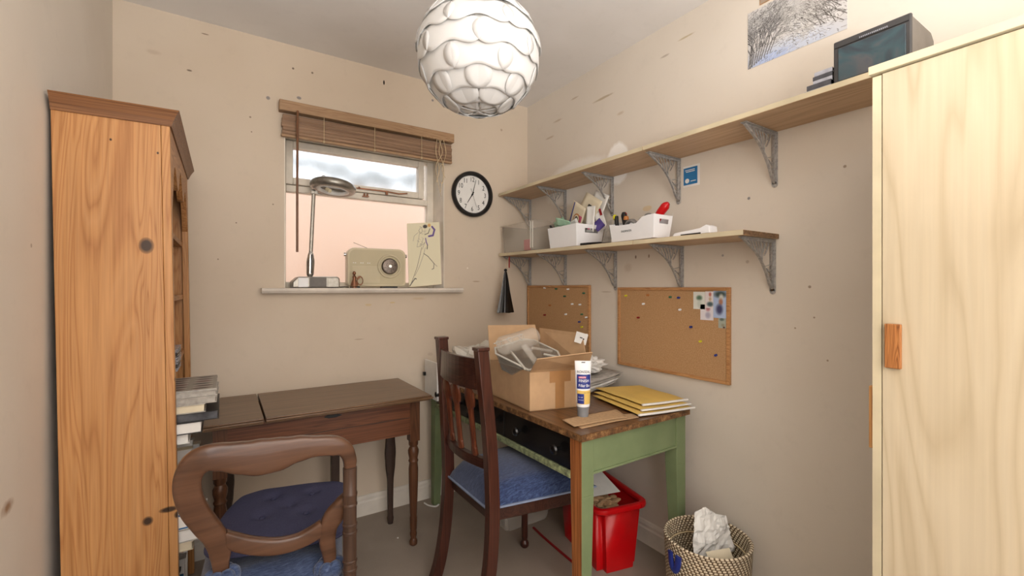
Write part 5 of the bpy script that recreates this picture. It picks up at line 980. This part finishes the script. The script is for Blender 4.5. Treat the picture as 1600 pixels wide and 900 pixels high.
for s_ in (-1, 1): obj('side_knob', MB().lathe([(.005, .154 * s_), (.005, .158 * s_), (.010, .159 * s_), (.010, .168 * s_)], 0, .178, 14, 'X'), 'chrome', rd, smooth=True, world=False)
obj('antenna', MB().tube([(-.03, .03, .214), (-.115, .02, .245)], .0015), 'dull_metal', rd, smooth=True, world=False)
fg = thing('figurine', 'small bronze figurine standing before left side of radio', 'figurine', (.573, 2.405, S0))
obj('figure', MB().lathe([(.014, S0), (.014, S0 + .006), (.010, S0 + .008)], .573, 2.405, 14).lathe([(.020, S0 + .010), (.018, S0 + .02), (.008, S0 + .045), (.010, S0 + .058), (.004, S0 + .066)], .573, 2.405, 14).sphere((.573, 2.405, S0 + .076), (.009, .009, .011), 12).sweep([(.58, 2.405, S0 + .055), (.592, 2.40, S0 + .045), (.600, 2.40, S0 + .055)], .003, .003, (0, 1, 0), 8), 'bronze', fg, smooth=True)
obj('harp_ring', MB().torus((.602, 2.403, S0 + .038), .018, .003, 20, 8, Matrix.Rotation(R(85), 3, 'X') @ Matrix.Diagonal((.8, 1.2, 1))), 'bronze', fg, smooth=True)
solo('radio_cable', MB().tube([(.505, 2.47, S0 + .004), (.54, 2.47, S0 + .006), (.56, 2.47, S0 + .004)], .0025), 'black', 'short dark cable between ring lamp and radio on sill', 'cable', (.53, 2.47, S0), smooth=True)
# sketch canvas leaning in the right reveal
ar = thing('sketch_canvas', 'cream canvas with ink sketch of dancing figures leaning on sill', 'picture', (.97, 2.5, S0))
O, U, V = Vector((.893, 2.505, 1.572 + .0)), Vector((.180, -.045, .018)), Vector((-.004, -.045, -.368)); n_ = U.cross(V).normalized()
O.z = S0 + .368 + .004
obj('canvas_block', MB().prism([O, O + U, O + U + V, O + V], n_ * (.015 if n_.y > 0 else -.015)), 'cream_paper', ar)
q = Pic(110, 200, (224, 216, 186)); K = (58, 52, 50); G_ = (130, 120, 108)
q.line([(40, 74), (42, 66), (50, 70), (58, 62), (48, 84)], 1, G_); q.line([(44, 16), (38, 24), (42, 34), (50, 28), (48, 14), (42, 12)], 1.2, G_); q.line([(36, 30), (22, 40), (18, 56)], .9, G_); q.line([(40, 34), (34, 60), (30, 76), (44, 74), (52, 50)], .9, G_)
q.line([(46, 78), (40, 100), (28, 140), (16, 168), (6, 190)], 1.4, (110, 96, 84)); q.line([(58, 80), (52, 100), (36, 138), (20, 166)], 1.1, G_); q.line([(52, 98), (66, 108), (86, 132), (84, 148), (78, 150)], 1.6, K); q.line([(86, 132), (96, 142)], 1.2, G_)
q.line([(2, 196), (8, 188), (20, 174), (24, 176)], 3, (90, 84, 78)); q.blob(60, 12, 9, 7, K, .4); q.blob(74, 9, 7, 7, (206, 160, 96), .5); q.line([(84, 14), (92, 24), (86, 42), (72, 44)], 6, (96, 74, 140)); q.line([(76, 20), (70, 34), (58, 38)], 2, K); q.line([(60, 50), (62, 62), (66, 72)], 3.2, (104, 84, 140)); q.line([(66, 72), (64, 84)], 2.6, K)
for i in range(14): x = 30 + random.random() * 30; y = 20 + random.random() * 50; q.line([(x, y), (x + 6, y + 5)], .8, G_, .6)
ps = q.mesh('printed_image', O - n_ * (.0008 if n_.y > 0 else -.0008), U, V, ar)

# ================================================================ UNDER THE DESK, BASKET, FLOOR BITS
cr = thing('red_crate', 'red plastic storage crate on carpet under the green desk', 'crate', (1.456, 1.54, 0), R(-12))
def cob(*a, **k): return obj(*a, world=False, **k)
def tub2(hx, hy, z0, z1, fl):
    mb = MB(); a = [mb.b.verts.new((sx * (hx - fl), sy_ * (hy - fl), z0)) for sx, sy_ in ((-1, -1), (1, -1), (1, 1), (-1, 1))]; c = [mb.b.verts.new((sx * hx, sy_ * hy, z1)) for sx, sy_ in ((-1, -1), (1, -1), (1, 1), (-1, 1))]; mb.b.faces.new(a[::-1])
    for i in range(4): j = (i + 1) % 4; mb.b.faces.new((a[i], a[j], c[j], c[i]))
    bmesh.ops.bevel(mb.b, geom=[e for e in mb.b.edges if abs(e.verts[0].co.z - e.verts[1].co.z) > .01], offset=.03, segments=4, affect='EDGES'); return mb
CM = Matrix.Translation((0.0, -.02, 0))
cob('crate_body', tub2(.112, .19, .003, .272, .018).xf(CM), 'red', cr, smooth=True, solid=.004)
rimp = []
for (cx_, cy2, a0) in ((.080, -.160, -90), (.080, .160, 0), (-.080, .160, 90), (-.080, -.160, 180)):
    for k in range(5): a = R(a0 + 22.5 * k); rimp.append((cx_ + .038 * math.cos(a), cy2 - .02 + .038 * math.sin(a), .275))
cob('crate_rim', MB().sweep(rimp + rimp[:1], .014, .013, (0, 0, 1), 10), 'red', cr, smooth=True)
cob('crate_rib', MB().box(-.03, -.026, -.2235, -.215, .02, .20).box(.06, .064, -.2235, -.215, .02, .20), 'red', cr) if False else None
o = thing('carton_sheet', 'white flat sheet sticking up out of the red crate', 'sheet', (1.40, 1.5, .20)); obj('sheet', MB().prism([(1.345, 1.46, .285), (1.49, 1.42, .290), (1.50, 1.568, .343), (1.40, 1.62, .355)], (-.003, -.004, .003)), 'paper', o)
crumple('brown_paper', (1.43, 1.46, .24), (.07, .06, .03), 5, 'brown_paper', 'torn brown packing paper poking from the red crate', 'paper', amp=.6, base=.15)
tr_ = thing('clear_tray', 'shallow clear plastic tray with red rim on carpet under desk', 'tray', (1.36, 1.9, 0))
tub(1.15, 1.44, 1.84, 2.20, .003, .10, .02, 'clear', tr_, 'tray_body'); obj('red_edge', MB().sweep([(1.15, 1.84, .102), (1.44, 1.84, .102), (1.44, 2.20, .102), (1.15, 2.20, .102), (1.15, 1.84, .102)], .005, .005, (0, 0, 1), 8), 'dark_red', tr_, smooth=True)
solo('red_strap', MB().sweep([(1.30, 1.82, .006), (1.29, 1.72, .006), (1.282, 1.56, .006), (1.278, 1.46, .006)], .006, .004, (0, 0, 1), 8, smooth=3), 'dark_red', 'thin red plastic strip on carpet beside the desk leg', 'strip', (1.29, 1.7, 0), smooth=True)
bsx, bsy, br_, bh = 1.478, .985, .149, .298
wv = thing('woven_basket', 'round cream and brown woven waste basket by right wall', 'basket', (bsx, bsy, 0))
prof = [(br_ * .86, .001), (br_ * .90, .01)]
N = 34
for i in range(N + 1): z = .01 + (bh - .015) * i / N; prof.append((br_ * (.90 + .10 * (z / bh)) + .0022 * abs(math.sin(i * PI / 1)) , z))
prof += [(br_ + .001, bh), (br_ - .005, bh + .004), (br_ - .011, bh)] + [((br_ * (.90 + .10 * (z / bh))) - .012, z) for z in [bh - .02, .2, .1, .02]] + [(.01, .016)]
wob = MB().lathe([(r_, z) for r_, z in prof], 0, 0, 72); obj('basket_body', wob, 'rope', wv, smooth=True, world=False)
obj('inner_cord', MB().torus((0, 0, bh - .055), br_ - .017, .003, 60, 8), 'string', wv, smooth=True, world=False)
ha = R(170); obj('blue_handle', MB().sweep([((br_ + .004) * math.cos(ha + q), (br_ + .004) * math.sin(ha + q), z) for q, z in ((-.13, bh - .03), (-.09, bh - .07), (0, bh - .085), (.09, bh - .07), (.13, bh - .03))], .006, .012, (0, 0, 1), 10, smooth=4), 'navy_print', wv, smooth=True, world=False)['label'] = 'navy blue handle patch'
wp = thing('waste_paper', 'crumpled white paper wrapper sticking out of woven basket', 'paper', (bsx + .03, bsy, bh - .05))
def wpf(s_):
    def g(u, v):
        p = (Vector((-.075, .01, .235)) * (1 - u) + Vector((.115, -.035, .225)) * u) * (1 - v) + (Vector((-.03, .03, .405)) * (1 - u) + Vector((.10, -.0, .375)) * u) * v
        if v > .85: p.z -= .02 * abs(u - .35) * (v - .85) / .15 * 3
        d = .022 * abs(noise.noise(Vector((u * 3.1, v * 3.1, 4)))) * 2 + .010 * abs(noise.noise(Vector((u * 8, v * 8, 9)))); p += Vector((-.5, -.8, .1)) * (d + s_ * .012 * math.sin(PI * u) * math.sin(PI * v) + .0); return p + Vector((bsx, bsy, 0))
    return g
obj('wrapper', MB().grid(wpf(1), 14, 14).grid(wpf(-1.5), 14, 14), 'paper', wp)
obj('printed_slip', MB().grid(lambda u, v: Vector((bsx - .09 + .09 * u, bsy - .075 - .03 * u + .02 * v, .262 + .035 * v)), 3, 3), 'cream_paper', wp, solid=.0008)
solo('cable_offcut', MB().tube([(1.0 - .06, 2.36, .004), (.95, 2.32, .004), (.975, 2.285, .006), (1.0, 2.30, .004)], .004, smooth=4), 'paper', 'short white cable offcut on carpet beside desk leg', 'cable', (.96, 2.32, 0), smooth=True)
for i, (x, y, lb) in enumerate([(.81, 1.86, 'tiny white paper scrap on carpet left of mahogany chair'), (.70, 2.10, 'tiny white paper scrap on carpet beside table leg')]): solo('paper_scrap', MB().box(x, x + .007, y, y + .006, .0005, .0035), 'paper', lb, 'scrap', (x, y, 0))

# ================================================================ PENDANT LAMP
pcx_, pcy_, pcz_, pr_ = .605, 1.112, 1.857, .168
pl_ = thing('pendant_lamp', 'white globe pendant lamp of overlapping cloud-shaped petals under the ceiling', 'lamp', (pcx_, pcy_, CH))
obj('cord', MB().tube([(pcx_, pcy_, CH), (pcx_, pcy_, pcz_ + .12)], .003), 'white_plastic', pl_); obj('ceiling_rose', MB().lathe([(.045, CH - .0005), (.042, CH - .015), (.01, CH - .022)], pcx_, pcy_, 24), 'white_plastic', pl_, smooth=True)
obj('bulb', MB().sphere((pcx_, pcy_, pcz_ + .01), (.035, .035, .045), 20), 'bulb', pl_, smooth=True); obj('lamp_holder', MB().lathe([(.018, pcz_ + .05), (.02, pcz_ + .11)], pcx_, pcy_, 16), 'white_plastic', pl_, smooth=True)
outline = [(0, 1.0), (.14, .97), (.17, .62), (.28, .30), (.50, .14), (.76, .14), (.96, -.02), (1.02, -.28), (.90, -.54), (.66, -.64), (.40, -.58), (.20, -.50), (0, -.47)]
full = outline + [(-x, y) for x, y in outline[-2:0:-1]]
def petal(lat, lon, wa, ha_, r0, tilt):
    mb = MB(); N_ = 5; c = mb.b.verts.new((0, 0, 0)); rings = []
    pos = []
    def P(u, v):
        la, lo = R(lat), R(lon); cc_ = Vector((math.cos(la) * math.cos(lo), math.cos(la) * math.sin(lo), math.sin(la))); e_ = Vector((-math.sin(lo), math.cos(lo), 0)); n_ = cc_.cross(e_)
        rad = r0 + tilt * (.5 - v) * .5 + .004 * u * u; d = (cc_ + e_ * math.tan(R(u * wa)) + n_ * math.tan(R(v * ha_))).normalized() * rad
        return Vector((pcx_, pcy_, pcz_)) + d
    c.co = P(0, 0)
    for k in range(1, N_ + 1): rings.append([mb.b.verts.new(P(x * k / N_, y * k / N_)) for x, y in fs])
    n2 = len(fs)
    for i in range(n2): j = (i + 1) % n2; mb.b.faces.new((c, rings[0][i], rings[0][j]))
    for k in range(N_ - 1):
        for i in range(n2): j = (i + 1) % n2; mb.b.faces.new((rings[k][i], rings[k + 1][i], rings[k + 1][j], rings[k][j]))
    return obj('petal', mb, 'petal', pl_, smooth=True, solid=.0008)
fs = []   # smooth the outline
for i in range(len(full)):
    p0, p1, p2, p3 = [Vector(full[(i + k) % len(full)]) for k in (-1, 0, 1, 2)]
    for u in (0, .34, .67): q_ = .5 * ((2 * p1) + (p2 - p0) * u + (2 * p0 - 5 * p1 + 4 * p2 - p3) * u * u + (3 * p1 - p0 - 3 * p2 + p3) * u ** 3); fs.append((q_.x, q_.y))
base_lon = math.degrees(math.atan2(-pcy_, -pcx_))
for r_i, (lat, n_p, ra) in enumerate([(74, 5, .152), (56, 6, .156), (37, 7, .160), (18, 7, .162), (-1, 7, .163), (-20, 7, .162), (-39, 7, .159), (-58, 6, .155), (-76, 5, .148)]):
    for k in range(n_p): petal(lat, base_lon + 360 * (k + .5 * ((r_i + 1) % 2)) / n_p, 30, 29, ra, .020)
obj('inner_frame', MB().torus((pcx_, pcy_, pcz_), .142, .002, 40, 6).torus((pcx_, pcy_, pcz_), .142, .002, 40, 6, Matrix.Rotation(R(90), 3, 'X')).torus((pcx_, pcy_, pcz_), .142, .002, 40, 6, Matrix.Rotation(R(90), 3, 'Y')), 'white_plastic', pl_, smooth=True)
pt_l = bpy.data.lights.new('pendant_bulb_light', 'POINT'); pt_l.energy = .3; pt_l.color = (1, .95, .88); pt_l.shadow_soft_size = .05
plo = bpy.data.objects.new('pendant_bulb_light', pt_l); C.objects.link(plo); plo.location = (pcx_, pcy_, pcz_ - .05)
